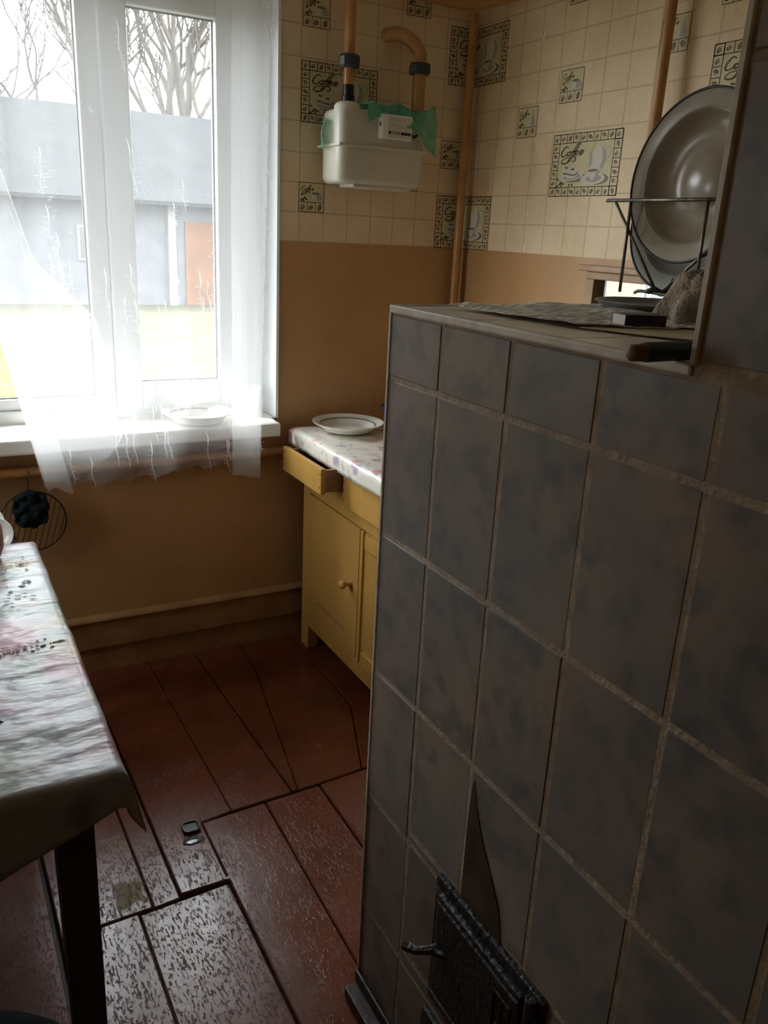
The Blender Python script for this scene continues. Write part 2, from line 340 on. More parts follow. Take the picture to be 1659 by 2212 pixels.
# floor boards, each a part of the floor
X1, X2 = -1.296, -1.085
boards = [
 [(-1.509,-1.222),(-1.387,-1.224),(-1.386,-.984),(-1.294,-.974),(-1.300,-.01),(-1.520,-.01)],
 [(-1.292,-.972),(-1.102,-.966),(-1.122,-.01),(-1.297,-.01)],
 [(-1.099,-.966),(-1.083,-.965),(-.953,-.26),(-.93,-.01),(-1.119,-.01)],
 [(-1.080,-.965),(-.86,-.953),(-.725,-.60),(-.72,-.01),(-.927,-.01),(-.950,-.26)],
 [(-.857,-.953),(-.56,-.95),(-.56,-.01),(-.717,-.01),(-.722,-.60)],
 [(-1.381,-2.6),(-1.210,-2.6),(-1.206,-1.6),(-1.194,-.979),(-1.384,-.988)],
 [(-1.203,-1.655),(-1.022,-1.655),(-1.016,-.971),(-1.189,-.978)],
 [(-1.018,-1.655),(-.84,-1.655),(-.84,-.960),(-1.011,-.970)],
 [(-.836,-1.655),(-.60,-1.655),(-.60,-.958),(-.836,-.959)],
 [(-1.578,-1.233),(-1.513,-1.228),(-1.524,-.01),(-1.598,-.01)],
 [(-1.796,-1.238),(-1.582,-1.234),(-1.602,-.01),(-1.806,-.01)],
 [(-1.606,-2.6),(-1.385,-2.6),(-1.388,-1.231),(-1.614,-1.240)],
 [(-1.790,-2.6),(-1.610,-2.6),(-1.619,-1.241),(-1.797,-1.246)],
]
for k in range(7):
    a = -1.81-.19*k; b = a-.184; boards.append([(max(b,WX),-2.6),(a,-2.6),(a,-.01),(max(b,WX),-.01)])
for k in range(10):
    a = -.0-.19*k; boards.append([(a-.185,-2.605-1.65),(a,-2.605-1.65),(a,-2.605),(a-.185,-2.605)])
for k in range(6): boards.append([(-1.9-.185*k-.18,-2.605-1.65),(-1.9-.185*k,-2.605-1.65),(-1.9-.185*k,-2.605),(-1.9-.185*k-.18,-2.605)])
boards.append([(-.55,-1.655),(-.30,-1.655),(-.30,-.01),(-.55,-.01)]); boards.append([(-.295,-1.655),(-.02,-1.655),(-.02,-.01),(-.295,-.01)])
for i, p in enumerate(boards):
    if min(q[0] for q in p) < WX-.01: continue
    dz = rnd.uniform(-.004, 0) - (.006 if i in (9, 11) else 0)
    o = MB().prism(p, -.03, dz).build('floor_plank', FLOORM, floor, bevel=.003, seg=1)
    o.rotation_euler = (0, 0, 0)
# skirting under the window
struct(MB().box(WX, -.001, -.014, .0, .085, .205).prism([], 0, 0).build('baseboard_back', PAINT_OLD)) if False else None
mb = MB(); mb.box(WX, -.001, -.016, 0, .092, .203); mb.add([(WX,-.024,.203),(-.001,-.024,.203),(-.001,0,.203),(WX,0,.203),(WX,-.020,.212),(-.001,-.020,.212),(-.001,0,.222),(WX,0,.222)],
        [(3,2,1,0),(4,5,6,7),(0,1,5,4),(1,2,6,5),(2,3,7,6),(3,0,4,7)]); mb.box(WX, -.001, -.006, 0, -.02, .09)
struct(mb.build('baseboard_back', PAINT_OLD, bevel=.002))
struct(MB().box(-.016, 0, -1.66, -.03, -.02, .20).build('baseboard_right', PAINT_OLD, bevel=.003))
# ---------------------------------------------------------------- window
win = struct(bpy.data.objects.new('window_1', None)); C0.objects.link(win); win.location = (-1.335, .16, .92)
Y0, Y1 = .135, .205
mb = MB()
fx0, fx1, fz0, fz1 = -1.86, -.800, .912, 2.39
mb.box(fx0, fx1, Y0, Y1, fz0, .962); mb.box(fx0, fx1, Y0, Y1, 2.335, fz1); mb.box(fx0, -1.80, Y0, Y1, .962, 2.335)
mb.box(-.866, fx1, Y0, Y1, .962, 2.335); mb.box(-1.400, -1.335, Y0, Y1, .962, 2.335)
fr = mb.build('window_frame', PVC, win, bevel=.006)
mb = MB().box(-1.80, -1.40, Y0+.012, Y1-.01, .962, .999).box(-1.80,-1.40,Y0+.012,Y1-.01,2.30,2.335).box(-1.80,-1.775,Y0+.012,Y1-.01,.999,2.30)
mb.build('glazing_bead', PVC, win, bevel=.004)
mb = MB().box(-1.332,-1.244,Y0-.015,Y1-.02,.950,2.345).box(-.955,-.868,Y0-.015,Y1-.02,.950,2.345).box(-1.244,-.955,Y0-.015,Y1-.02,.950,1.045).box(-1.244,-.955,Y0-.015,Y1-.02,2.242,2.345)
sash = mb.build('sash', PVC, win, bevel=.006)
def gasket(x0, x1, z0, z1, y, t=.005):
    return MB().box(x0,x1,y,y+.006,z0,z0+t).box(x0,x1,y,y+.006,z1-t,z1).box(x0,x0+t,y,y+.006,z0,z1).box(x1-t,x1,y,y+.006,z0,z1)
gasket(-1.775, -1.40, .999, 2.30, .165).build('gasket', GASKET, win); gasket(-1.244, -.955, 1.045, 2.242, .150).build('gasket', GASKET, win)
MB().box(-1.775,-1.40,.172,.178,.999,2.30).build('pane', GLASS, win); MB().box(-1.244,-.955,.158,.164,1.045,2.242).build('pane', GLASS, win)
local(win)
fill_win = struct(bpy.data.objects.new('added_fill_window', None)); C0.objects.link(fill_win); fill_win.location = (WX-.15, -.40, 1.0)  # unseen window, added to bring more daylight into the room
A0, A1 = WX-.20, WX-.135; LM = (LY0+LY1)/2
MB().box(A0,A1,LY0+.01,LY1-.01,LZ0+.01,LZ0+.06).box(A0,A1,LY0+.01,LY1-.01,LZ1-.06,LZ1-.01).box(A0,A1,LY0+.01,LY0+.06,LZ0+.06,LZ1-.06).box(A0,A1,LY1-.06,LY1-.01,LZ0+.06,LZ1-.06).box(A0,A1,LM-.035,LM+.035,LZ0+.06,LZ1-.06).build('window_frame', PVC, fill_win, bevel=.005)
for a, b in ((LY0+.06, LM-.035), (LM+.035, LY1-.06)): MB().box(A0+.03,A0+.036,a,b,LZ0+.06,LZ1-.06).build('pane', GLASS, fill_win)
local(fill_win)
struct(MB().box(WX-.135, WX+.09, LY0-.04, LY1+.04, LZ0-.03, LZ0+.008).build('added_sill', SILL, bevel=.006))  # sill of the added window
# white plastic lining of the reveal
mb = MB().box(OX1-.006, OX1+.004, -.012, Y0+.03, OZ0+.05, OZ1).box(OX0-.004, OX0+.006, -.012, Y0+.03, OZ0+.05, OZ1).box(OX0, OX1, -.012, Y0+.03, OZ1-.006, OZ1+.004)
mb.box(OX1-.024, OX1-.006, Y0-.0, Y0+.02, .912, 2.39).box(OX0+.006, fx0, Y0, Y0+.02, .912, 2.39).box(OX0, OX1, Y0, Y0+.02, 2.38, OZ1)
struct(mb.build('trim_1', PVC))
struct(MB().box(-2.02, -.800, -.105, 0, .868, .918).box(OX0+.002, OX1-.004, 0, .135, .868, .918).build('trim_2', SILL, bevel=.007))
# unseen roof edge, added and sized to stop the sun at the sill
struct(MB().box(-6, 4, .215, .81, 2.66, 2.80).build('added_sun_eave', BARN))
# ---------------------------------------------------------------- printed coffee panels on the wallpaper
def cvt(x, y):
    xl = 385-.106*(y-375); u = 1+8*(x-xl)/885; yt = 375-.0734*(x-385); return (u, 6-5*(y-yt)/(705+55*(x-385)/885))
def ribbon(mb, pts, wd, z, mi, taper=True):
    n = len(pts); vs = []
    for i, p in enumerate(pts):
        a = pts[max(i-1,0)]; b = pts[min(i+1,n-1)]; dx, dy = b[0]-a[0], b[1]-a[1]; l = math.hypot(dx,dy) or 1
        t = wd*(.45+.55*math.sin(math.pi*i/(n-1))) if taper else wd
        vs += [(p[0]-dy/l*t, p[1]+dx/l*t, z), (p[0]+dy/l*t, p[1]-dx/l*t, z)]
    mb.add(vs, [(2*i,2*i+1,2*i+3,2*i+2) for i in range(n-1)], mi)
def disc(mb, c, rx, ry, z, mi, rot=0, n=18):
    vs = [(c[0]+rx*math.cos(a)*math.cos(rot)-ry*math.sin(a)*math.sin(rot), c[1]+rx*math.cos(a)*math.sin(rot)+ry*math.sin(a)*math.cos(rot), z) for a in [2*math.pi*i/n for i in range(n)]]
    mb.add(vs, [tuple(range(n))], mi)
def poly(mb, pts, z, mi): mb.add([(p[0],p[1],z) for p in pts], [tuple(range(len(pts)))], mi)
def rect(mb, x0, x1, y0, y1, z, mi): poly(mb, [(x0,y0),(x1,y0),(x1,y1),(x0,y1)], z, mi)
def bean(mb, u, v, k, s=1):
    r = (0.9, .5, 1.25, -.9, .75, -.45, .95, -.8, .9, .7, 1.4, -1.2)[k % 12]
    if k % 3 == 2:
        disc(mb, (u,v), .33*s, .19*s, 2, 2, r, 12); ribbon(mb, [(u-.22*s*math.cos(r),v-.22*s*math.sin(r)),(u+.22*s*math.cos(r),v+.22*s*math.sin(r))], .028*s, 3, 1, False)
    else:
        c, s_ = math.cos(r), math.sin(r)
        e = [(u+.30*s*math.cos(a)*c-.17*s*math.sin(a)*s_, v+.30*s*math.cos(a)*s_+.17*s*math.sin(a)*c) for a in [math.pi*2*i/12+.6 for i in range(10)]]
        ribbon(mb, e, .05*s, 2, 2); ribbon(mb, [(u-.27*s*c,v-.27*s*s_),(u+.05*s*s_,v),(u+.2*s*c,v+.2*s*s_)], .06*s, 2, 2)
        if k % 3 == 1: ribbon(mb, [(u-.1*s*c+.1*s,v-.15*s*s_),(u+.25*s*c,v+.1*s*s_)], .05*s, 2, 2)
LET = [[(530,450),(522,425),(485,430),(440,480),(412,535),(415,575),(450,580),(505,548)],
 [(545,510),(520,515),(505,545),(520,570),(545,560),(560,530),(545,510),(590,505)],
 [(712,382),(695,372),(675,395),(630,470),(575,570),(530,650),(490,690),(440,697),(412,680),(420,650),(470,612),(545,600)],
 [(748,380),(730,372),(715,390),(670,460),(610,570),(560,640),(510,690)],
 [(585,590),(620,582),(650,600),(652,630),(632,656),(592,660)], [(570,512),(660,492)],
 [(645,542),(690,518),(695,495),(670,495),(645,530),(652,560),(695,545)],
 [(715,538),(770,508),(778,485),(750,488),(722,522),(728,556),(778,525)]]
PMATS = [PRINT, PCELL, PINK, PWHITE, PGREY, PSHADOW]
def big_panel():
    mb = MB(); Z = 1
    rect(mb, 0, 10, 0, 7, 0, 1); rect(mb, 1, 9, 1, 6, 1, 0)
    k = 0
    for i in range(10):
        bean(mb, i+.5, 6.5, i); bean(mb, i+.5, .5, i+2)
    for j in range(5):
        bean(mb, .5, 1.5+j, j*2+1); bean(mb, 9.5, 1.5+j, j*2+3)
    lw = .05
    for i in range(11):
        for a, b in ((0,1),(6,7)): rect(mb, i-lw, i+lw, a, b, 2, 2)
    for j in range(8):
        for a, b in ((0,1),(9,10)): rect(mb, a, b, j-lw, j+lw, 2, 2)
    for y in (0,1,6,7): rect(mb, 0, 10, y-lw, y+lw, 2, 2)
    for x in (0,1,9,10): rect(mb, x-lw, x+lw, 0, 7, 2, 2)
    c = lambda L: [cvt(*p) for p in L]
    for st in LET: ribbon(mb, [tuple(p[:2]) for p in catmull([(*q,0) for q in c(st)], 6)], .085, 6, 2)
    ribbon(mb, c([(975,350),(945,430),(910,520)]), .03, 2, 2)
    poly(mb, c([(640,560),(700,600),(800,830),(720,820),(660,700)]), 1.6, 1)
    poly(mb, c([(985,480),(1000,440),(1040,395),(1062,420),(1110,450),(1140,500),(1146,620),(1120,700),(1095,780),(855,800),(880,640),(885,505),(905,500),(930,560),(955,520)]), 2, 3)
    poly(mb, c([(1075,440),(1110,450),(1140,500),(1146,620),(1120,700),(1095,780),(1040,780),(1090,620),(1090,500)]), 3, 4)
    poly(mb, c([(885,505),(905,500),(930,560),(925,700),(860,790),(880,640)]), 3, 4)
    ribbon(mb, [tuple(p[:2]) for p in catmull([(*q,0) for q in c([(1140,480),(1180,430),(1220,450),(1225,510),(1180,600),(1130,700)])], 5)], .06, 3, 4)
    disc(mb, cvt(990,955), 1.72, .62, 2.5, 5, .03); disc(mb, cvt(930,945), 1.78, .66, 3.5, 3, .03); disc(mb, cvt(950,940), 1.1, .38, 4, 4, .03)
    poly(mb, c([(845,815),(1062,790),(1060,830),(1000,900),(965,965),(905,965),(868,900)]), 4.5, 3); poly(mb, c([(1000,800),(1062,790),(1060,830),(1000,900),(965,965),(945,965)]), 5, 4)
    disc(mb, cvt(950,805), .98, .24, 5.5, 3, .04); disc(mb, cvt(942,810), .78, .15, 6, 5, .04)
    ribbon(mb, c([(1060,820),(1108,808),(1104,850),(1035,890)]), .05, 5, 3)
    disc(mb, cvt(635,925), 1.75, .5, 2.5, 5, .04); disc(mb, cvt(570,895), 1.85, .56, 3.5, 3, .06); disc(mb, cvt(590,905), 1.3, .36, 4, 4, .06)
    poly(mb, c([(418,790),(480,738),(560,768),(545,860),(520,930),(450,900)]), 4.5, 3); poly(mb, c([(430,840),(520,846),(540,870),(445,872)]), 5, 5)
    poly(mb, c([(530,800),(600,768),(695,800),(690,860),(640,930),(525,930)]), 5.5, 3); poly(mb, c([(525,858),(640,872),(692,815),(690,850),(640,895),(525,886)]), 6, 5)
    for x, y in ((485,755),(500,770),(515,760),(590,790),(610,780),(622,788)): disc(mb, cvt(x,y), .12, .09, 6.5, 2, .5, 8)
    for x, y in ((350,950),(333,1060),(368,1030),(395,1000),(400,1050),(412,1015),(440,1022),(538,1042),(592,1042)): disc(mb, cvt(x,y), .17, .12, 3, 2, x, 8)
    return mb
def small_panel(kind):
    mb = MB(); rect(mb, 0, 3, 0, 3, 0, 1); rect(mb, 0, 3, 1, 3, 1, 0)
    for i in range(3): bean(mb, i+.5, .5, i+kind, 1.1)
    for y in (0,1,3): rect(mb, 0, 3, y-.035, y+.035, 2, 2)
    for x in (0,3): rect(mb, x-.035, x+.035, 0, 3, 2, 2)
    for x in (1,2): rect(mb, x-.03, x+.03, 0, 1, 2, 2)
    for st in LET: ribbon(mb, [(.12+(q[0]-1)*.44, 2.02+(q[1]-4.1)*.42) for q in [cvt(*p) for p in st]], .048, 3, 2)
    if kind == 0:
        poly(mb, [(1.55,1.2),(2.45,1.2),(2.5,1.9),(1.5,1.9)], 3, 3); poly(mb, [(2.1,1.2),(2.45,1.2),(2.5,1.9),(2.1,1.9)], 4, 4); disc(mb, (2,1.92), .5, .13, 5, 5, 0, 14)
        poly(mb, [(2.5,1.2),(2.85,1.3),(2.75,1.8),(2.5,1.85)], 2, 4)
    else:
        poly(mb, [(1.4,1.12),(2.6,1.12),(2.3,1.75),(1.75,1.75)], 3, 3); poly(mb, [(2.1,1.12),(2.7,1.12),(2.55,1.9),(2.38,2.3),(2.36,2.7),(2.24,2.7),(2.22,2.3),(2.05,1.9)], 4, 4)
    for x, y in ((.3,1.2),(.5,1.3),(.7,1.45),(.55,1.15),(.9,1.3),(.35,1.75)): disc(mb, (x,y), .14, .1, 3, 2, x*7, 8)
    return mb
BIG, SM0, SM1 = big_panel(), small_panel(0), small_panel(1)
def put_panel(src, W, H, su, sv, place, parent, fold=None):
    me = bpy.data.meshes.new('printed_panel'); me.from_pydata([(u/W*su, v/H*sv, .0006+z*.00022) for u, v, z in src.v], [], src.f)
    for M in PMATS: me.materials.append(M)
    me.polygons.foreach_set('material_index', src.m)
    bm = bmesh.new(); bm.from_mesh(me)
    if fold: bmesh.ops.bisect_plane(bm, geom=bm.verts[:]+bm.edges[:]+bm.faces[:], dist=1e-6, plane_co=(fold, 0, 0), plane_no=(1, 0, 0))
    for v in bm.verts: v.co = place(*v.co)
    bm.to_mesh(me); bm.free(); o = bpy.data.objects.new('printed_panel', me); C0.objects.link(o); o.parent = parent
def onA(x, z): return lambda u, v, e: (x+u, -e, z+v)
def onB(y, z): return lambda u, v, e: (-e, y-u, z+v)
def wrap(x, z, f): return lambda u, v, e: (min(x+u, -e), -e, z+v) if x+u < 1e-5 else (-e, -max((x+u)*f, e), z+v)
put_panel(BIG, 10, 7, .289, .188, onA(-.694, 1.949), wall_back)
for x, z in ((-.691,2.240),(-.297,2.331),(-.312,1.753),(-.698,1.657)): put_panel(SM0, 3, 3, .0966, .097, onA(x, z), wall_back)
put_panel(SM0, 3, 3, .0966, .097, onA(-.118, 1.843), wall_back)
put_panel(BIG, 10, 7, .295, .190, wrap(-.108, 2.132, 1.10), wall_back, .108); put_panel(BIG, 10, 7, .290, .190, wrap(-.124, 1.555, 1.10), wall_back, .124)
put_panel(BIG, 10, 7, .320, .189, onB(-.518, 1.743), wall_right); put_panel(BIG, 10, 7, .320, .189, onB(-1.141, 1.922), wall_right)
put_panel(SM0, 3, 3, .107, .096, onB(-.522, 2.028), wall_right); put_panel(SM1, 3, 3, .107, .095, onB(-.307, 1.937), wall_right)
put_panel(SM1, 3, 3, .103, .093, onB(-.940, 2.113), wall_right); put_panel(SM0, 3, 3, .096, .096, onB(-.525, 2.311), wall_right); put_panel(SM0, 3, 3, .10, .096, onB(-1.142, 2.203), wall_right)
# ---------------------------------------------------------------- tiled stove
ZT, SX, EY = 1.486, -1.232, -1.660
UY = -2.301                                                        # start of the tall upper block
stove = empty('stove', (SX/2, -2.3, 0), 'large grey tiled masonry stove with a lower ledge and black iron door', 'stove')
mb = MB().box(SX+.0012, -.002, -3.7, EY-.0015, .0, ZT-.012)
mb.box(SX+.0012, -.002, -3.7, UY-.0015, ZT-.012, ZC-.004)
mb.build('stove_body', GROUT, stove)
cols = [EY, EY-.163]
while cols[-1] > -3.6: cols.append(cols[-1]-.174)
rows = [ZT-.011, 1.3655]
while rows[-1] > .01: rows.append(max(rows[-1]-.2816, 0.0))
DY0, DY1, DZ0, DZ1 = -2.232, -1.940, .27, .545                      # fire door opening
G = .0043
def tile(y0, y1, z0, z1):
    j = rnd.uniform(-.0012, .0012)
    o = MB().box(SX+j, SX+.012, y0+G, y1-G, z0+G, z1-G).build('tile', TILE, stove, bevel=.0016, seg=1); return o
for i in range(len(cols)-1):
    for j in range(len(rows)-1):
        y1, y0, z1, z0 = cols[i], cols[i+1], rows[j], rows[j+1]
        if y0 < DY1-.004 and y1 > DY0+.004 and z0 < DZ1 and z1 > DZ0: # cut around the fire door
            for a, b, c, d in ((y0, y1, max(z0, DZ1), z1), (y0, y1, z0, min(z1, DZ0)), (max(y0, DY1), y1, max(z0, DZ0), min(z1, DZ1)), (y0, min(y1, DY0), max(z0, DZ0), min(z1, DZ1))):
                if b-a > .015 and d-c > .015: tile(a, b, c, d)
        else: tile(y0, y1, z0, z1)
# end face (towards the window)
xs = [SX+.004+.174*k for k in range(8)]
for i in range(7):
    for j in range(len(rows)-1):
        if rows[j]-rows[j+1] > .02: MB().box(xs[i]+G, min(xs[i+1], -.004)-G, EY-.012, EY, rows[j+1]+G, rows[j]-G).build('tile', TILE, stove, bevel=.0016, seg=1)
# upper block
ur = [ZT, 1.769, 2.05, 2.33, ZC-.006]; uc = [UY-.006, -2.478]
while uc[-1] > -3.6: uc.append(uc[-1]-.174)
for i in range(len(uc)-1):
    for j in range(4): tile(uc[i+1], uc[i], ur[j], ur[j+1])
ux = [SX+.004+.174*k for k in range(8)]
for i in range(7):
    for j in range(4): MB().box(ux[i]+G, min(ux[i+1], -.004)-G, UY-.012, UY, ur[j]+G, ur[j+1]-G).build('tile', TILE, stove, bevel=.0016, seg=1)
# top tiles of the ledge
for i in range(7):
    for a, b in ((EY-.004, -1.88), (-1.88, -2.085), (-2.085, UY+.002)):
        MB().box(xs[i]+.002, min(xs[i+1], -.004)-.002, b+.002, a-.002, ZT-.012, ZT+rnd.uniform(-.001, 0)).build('top_tile', CAP, stove, bevel=.0016, seg=1)
t = MB().box(SX-.003, SX+.011, UY, EY+.002, ZT-.012, ZT+.001).box(SX, -.004, EY-.010, EY+.003, ZT-.012, ZT+.001).build('edge_profile', TRIMW, stove, bevel=.003)
MB().box(SX-.0025, SX+.004, EY-.004, EY+.0025, 0, ZT-.012).build('corner_profile', TRIMW, stove, bevel=.001, seg=1)
MB().box(SX-.004, SX+.004, UY-.006, UY+.003, ZT, ZC-.006).build('corner_profile', TRIMW, stove, bevel=.0015, seg=1)
# soot stain tongue above the fire door
MB().add([(SX-.0022,y,z) for y,z in ((-2.003,.547),(-2.003,.70),(-2.005,.765),(-2.010,.785),(-2.022,.735),(-2.045,.69),(-2.075,.645),(-2.100,.605),(-2.110,.575),(-2.112,.547))], [tuple(range(10))]).build('soot_stain', SOOT, stove)
# fire door
mb = MB(); y0, y1, z0, z1 = DY0, DY1, DZ0, DZ1; t = .026; x = SX-.010
mb.box(x, SX+.02, y0, y1, z1-t, z1).box(x, SX+.02, y0, y1, z0, z0+t).box(x, SX+.02, y1-t, y1, z0+t, z1-t).box(x, SX+.02, y0, y0+t, z0+t, z1-t)
fdoor = mb.build('fire_door', IRON, stove, bevel=.004)
MB().box(SX-.020, SX+.004, y0+.040, y1-.022, z0+.022, z1-.022).build('door_leaf', IRON, fdoor, bevel=.005)
MB().box(SX-.024, SX-.018, y0+.040, y1-.022, z1-.042, z1-.032).box(SX-.024, SX-.018, y0+.040, y1-.022, z0+.032, z0+.042).box(SX-.023,SX-.018,y0+.055,y0+.058,z1-.13,z1-.06).box(SX-.023,SX-.018,y0+.095,y0+.098,z1-.13,z1-.06).box(SX-.023,SX-.018,y0+.055,y0+.098,z1-.062,z1-.059).box(SX-.023,SX-.018,y0+.055,y0+.098,z1-.13,z1-.127).box(SX-.023,SX-.018,y0+.075,y0+.078,z1-.12,z1-.07).box(SX-.023,SX-.018,y0+.078,y0+.088,z1-.12,z1-.117).build('door_relief', IRON, fdoor, bevel=.001, seg=1)
MB().tube([(SX-.006,y0+.018,z1-.045),(SX-.018,y0+.018,z1-.045)], .016, 10).tube([(SX-.014,y0+.020,z1-.085),(SX-.014,y0+.020,z1-.005)], .011, 8).build('hinge', IRON, fdoor, bevel=.002, seg=1)
autosmooth(MB().tube([(SX-.015,y1-.035,.415),(SX-.034,y1-.030,.412),(SX-.052,y1-.015,.405),(SX-.060,y1+.008,.400)], [.008,.008,.007,.010], 8).tube([(SX-.015,y1-.06,.415),(SX-.03,y1-.04,.415)], .007, 8).build('handle', IRON, fdoor))
mb = MB(); mb.box(SX-.010, SX+.01, -2.20, -1.925, .075, .225); ad = mb.build('ash_door', IRON, stove, bevel=.005)
MB().box(SX-.018, SX-.008, -2.175, -1.95, .095, .205).build('door_leaf', IRON, ad, bevel=.005)
MB().box(SX-.040, SX-.004, -2.6, EY-.012, .002, .030).box(SX-.012, SX-.004, -2.6, EY-.005, .030, .060).build('plinth_strip', DARKWOOD, stove, bevel=.004)
local(stove)
# ---------------------------------------------------------------- cupboard
CX, CY0, CY1, CZ = -.700, -.098, -1.22, .878
cup = empty('kitchen_cupboard', (-.36, -.66, 0), 'yellow ochre painted wooden cupboard with its left drawer pulled open beside the stove', 'cupboard')
mb = MB().box(CX, -.06, CY0-.018, CY0, .10, .70).box(CX+.01, -.06, CY0-.018, CY0, .68, CZ-.02).box(CX, -.06, CY1, CY1+.018, .10, CZ-.02).box(-.072, -.06, CY1+.018, CY0-.018, .10, CZ-.02).box(CX+.01, -.072, CY1+.018, CY0-.018, .10, .118).box(CX+.012, -.072, CY1+.018, CY0-.018, .69, .70)
mb.box(CX, CX+.02, CY1+.018, CY0-.018, .655, .70).box(CX, CX+.02, CY1+.018, CY0-.018, .10, .165)
mb.box(CX, CX+.02, -.482, CY0-.018, .70, .748)
mb.build('carcass', DOORPAINT, cup, bevel=.002, seg=1)
for yy in (CY0, CY1+.065):
    MB().box(CX-.001, CX+.045, yy-.065, yy, 0, .71).build('leg', DOORPAINT, cup, bevel=.003)
    MB().box(-.11, -.06, yy-.065, yy, 0, .11).build('leg', DOORPAINT, cup, bevel=.003)
MB().box(CX-.012, -.05, CY1-.01, CY0+.012, CZ-.02, CZ).build('cupboard_top', RAWWOOD, cup, bevel=.003)
d = MB().box(CX-.004, CX+.014, -.580, -.168, .168, .652).build('door', DOORPAINT, cup, bevel=.003)
MB().box(CX-.006, CX-.003, -.49, -.24, .235, .240).build('door_groove', RAWWOOD, d)
kn = MB().lathe([(0,.046),(.011,.045),(.017,.037),(.017,.029),(.009,.020),(.007,.014),(.012,.006),(.013,0)], (CX-.004, -.528, .434), (-1,0,0), 16)
autosmooth(kn.build('knob', DOORPAINT, d), 60)
d = MB().box(CX, CX+.014, -1.02, -.608, .168, .652).build('door', DOORPAINT, cup, bevel=.003)
MB().box(CX-.008, CX, -.612, -.592, .165, .655).build('centre_stile', DOORPAINT, cup, bevel=.002)
for zz in (.60, .166): MB().box(CX-.012, CX, -1.02, -.63, zz, zz+.05).build('door_rail', DOORPAINT, d, bevel=.003)
def drawer(xf, y0, y1, z0, z1, wd):
    o = MB().box(xf, xf+.018, y1, y0, z0, z1).build('drawer', DOORPAINT, cup, bevel=.0025)
    MB().box(xf+.018, xf+.47, y0-.018, y0-.004, z0+.006, z1-.010).box(xf+.018, xf+.47, y1+.004, y1+.018, z0+.006, z1-.006).box(xf+.456, xf+.47, y1+.018, y0-.018, z0+.006, z1-.01).build('drawer_side', wd, o, bevel=.0015, seg=1)
    MB().box(xf+.018, xf+.456, y1+.018, y0-.018, z0+.008, z0+.014).build('drawer_bottom', RAWWOOD, o)
    mb = MB()
    for yy, zz in ((y1+.008, z0+.025), (y1+.008, z1-.02), (y0-.008, z1-.02), (y0-.008, (z0+z1)/2), (y0-.008, z0+.02)): mb.lathe([(0,.001),(.003,.0008),(.003,-.002)], (xf, yy, zz), (-1,0,0), 8)
    mb.build('nail_head', BLACK, o); return o
drawer(-.806, -.142, -.478, .752, .842, RAWWOOD)
drawer(CX-.026, -.484, -.838, .712, .820, RAWWOOD)
drawer(CX-.006, -.846, -1.19, .712, .820, RAWWOOD)
local(cup)
# oilcloth on the cupboard
def clothtop(x0, x1, y0, y1, z, hang_x, hang_y, r=.016, n=60, m=60):
    # u runs from the wall (x1) over the front (x0) and down; v runs from the side y1 to y0 and down
    Lx, Ly = abs(x1-x0), abs(y1-y0)
    def fn(u, v):
        s = u*(Lx+hang_x); t = v*(Ly+hang_y); x, y, zz = x1-min(s, Lx), y0-(Ly-0)+min(t, Ly) if False else y1+min(t, Ly), z
        dx = max(0, s-Lx); dy = max(0, t-Ly)
        wob = noise.noise((x*9, y*9, 1))*.0022+noise.noise((x*22, y*14, 5))*.0012
        def fold(d):
            a = min(d/r, math.pi/2); return r*math.sin(a), r*(1-math.cos(a))+max(0, d-r*math.pi/2)
        ox, ddx = fold(dx); oy, ddy = fold(dy)
        ww = noise.noise((y*16, s*6, 3))*.004*min(1, dx/.03)+noise.noise((x*16, t*6, 8))*.004*min(1, dy/.03)
        return (x-ox-ww*(dx > 0), y+oy+ww*(dy > 0), zz+wob-max(ddx, ddy))
    return MB().grid(fn, n, m)
o = clothtop(-.730, -.05, -.066, -1.23, CZ+.012, .072, .06).build('tablecloth', CLOTH2, smooth=True, solid=.0015)
tag(o, 'white oilcloth with pink and lilac flowers draped over the cupboard top', 'tablecloth')
# plate on it
def plate(loc, r, name, label, cat, mt, ring=None, h=.030, foot=.55, group=None):
    p = empty(name, loc, label, cat, group)
    prof = [(0,.006),(r*.55,.006),(r*.68,.014),(r*.76,h*.72),(r*.97,h-.002),(r,h),(r*.985,h-.004),(r*.78,h*.72-.006),(r*.70,.006),(r*foot,0),(0,0)]
    autosmooth(MB().lathe(prof, loc, seg=64).build('plate_body', mt, p), 50)
    if ring: autosmooth(MB().lathe([(r*.735,h*.66),(r*.755,h*.705),(r*.775,h*.755)], (loc[0],loc[1],loc[2]+.0012), seg=64).build('painted_ring', ring, p))
    local(p); return p
plate((-.568, -.190, CZ+.0165), .133, 'plate', 'white dinner plate with a thin grey ring on the cupboard', 'plate', WHITE, RIMGREY, .036)
bc = empty('blue_cup', (-.345, -.135, CZ+.014), 'blue plastic cup half hidden behind the stove edge on the cupboard', 'cup')
autosmooth(MB().lathe([(0,.003),(.030,.003),(.036,.03),(.041,.062),(.052,.070),(.052,.073),(.038,.064),(.032,.03),(.030,0),(0,0)], (-.345,-.135,CZ+.014), seg=28).build('cup_body', BLUE, bc), 50); local(bc)
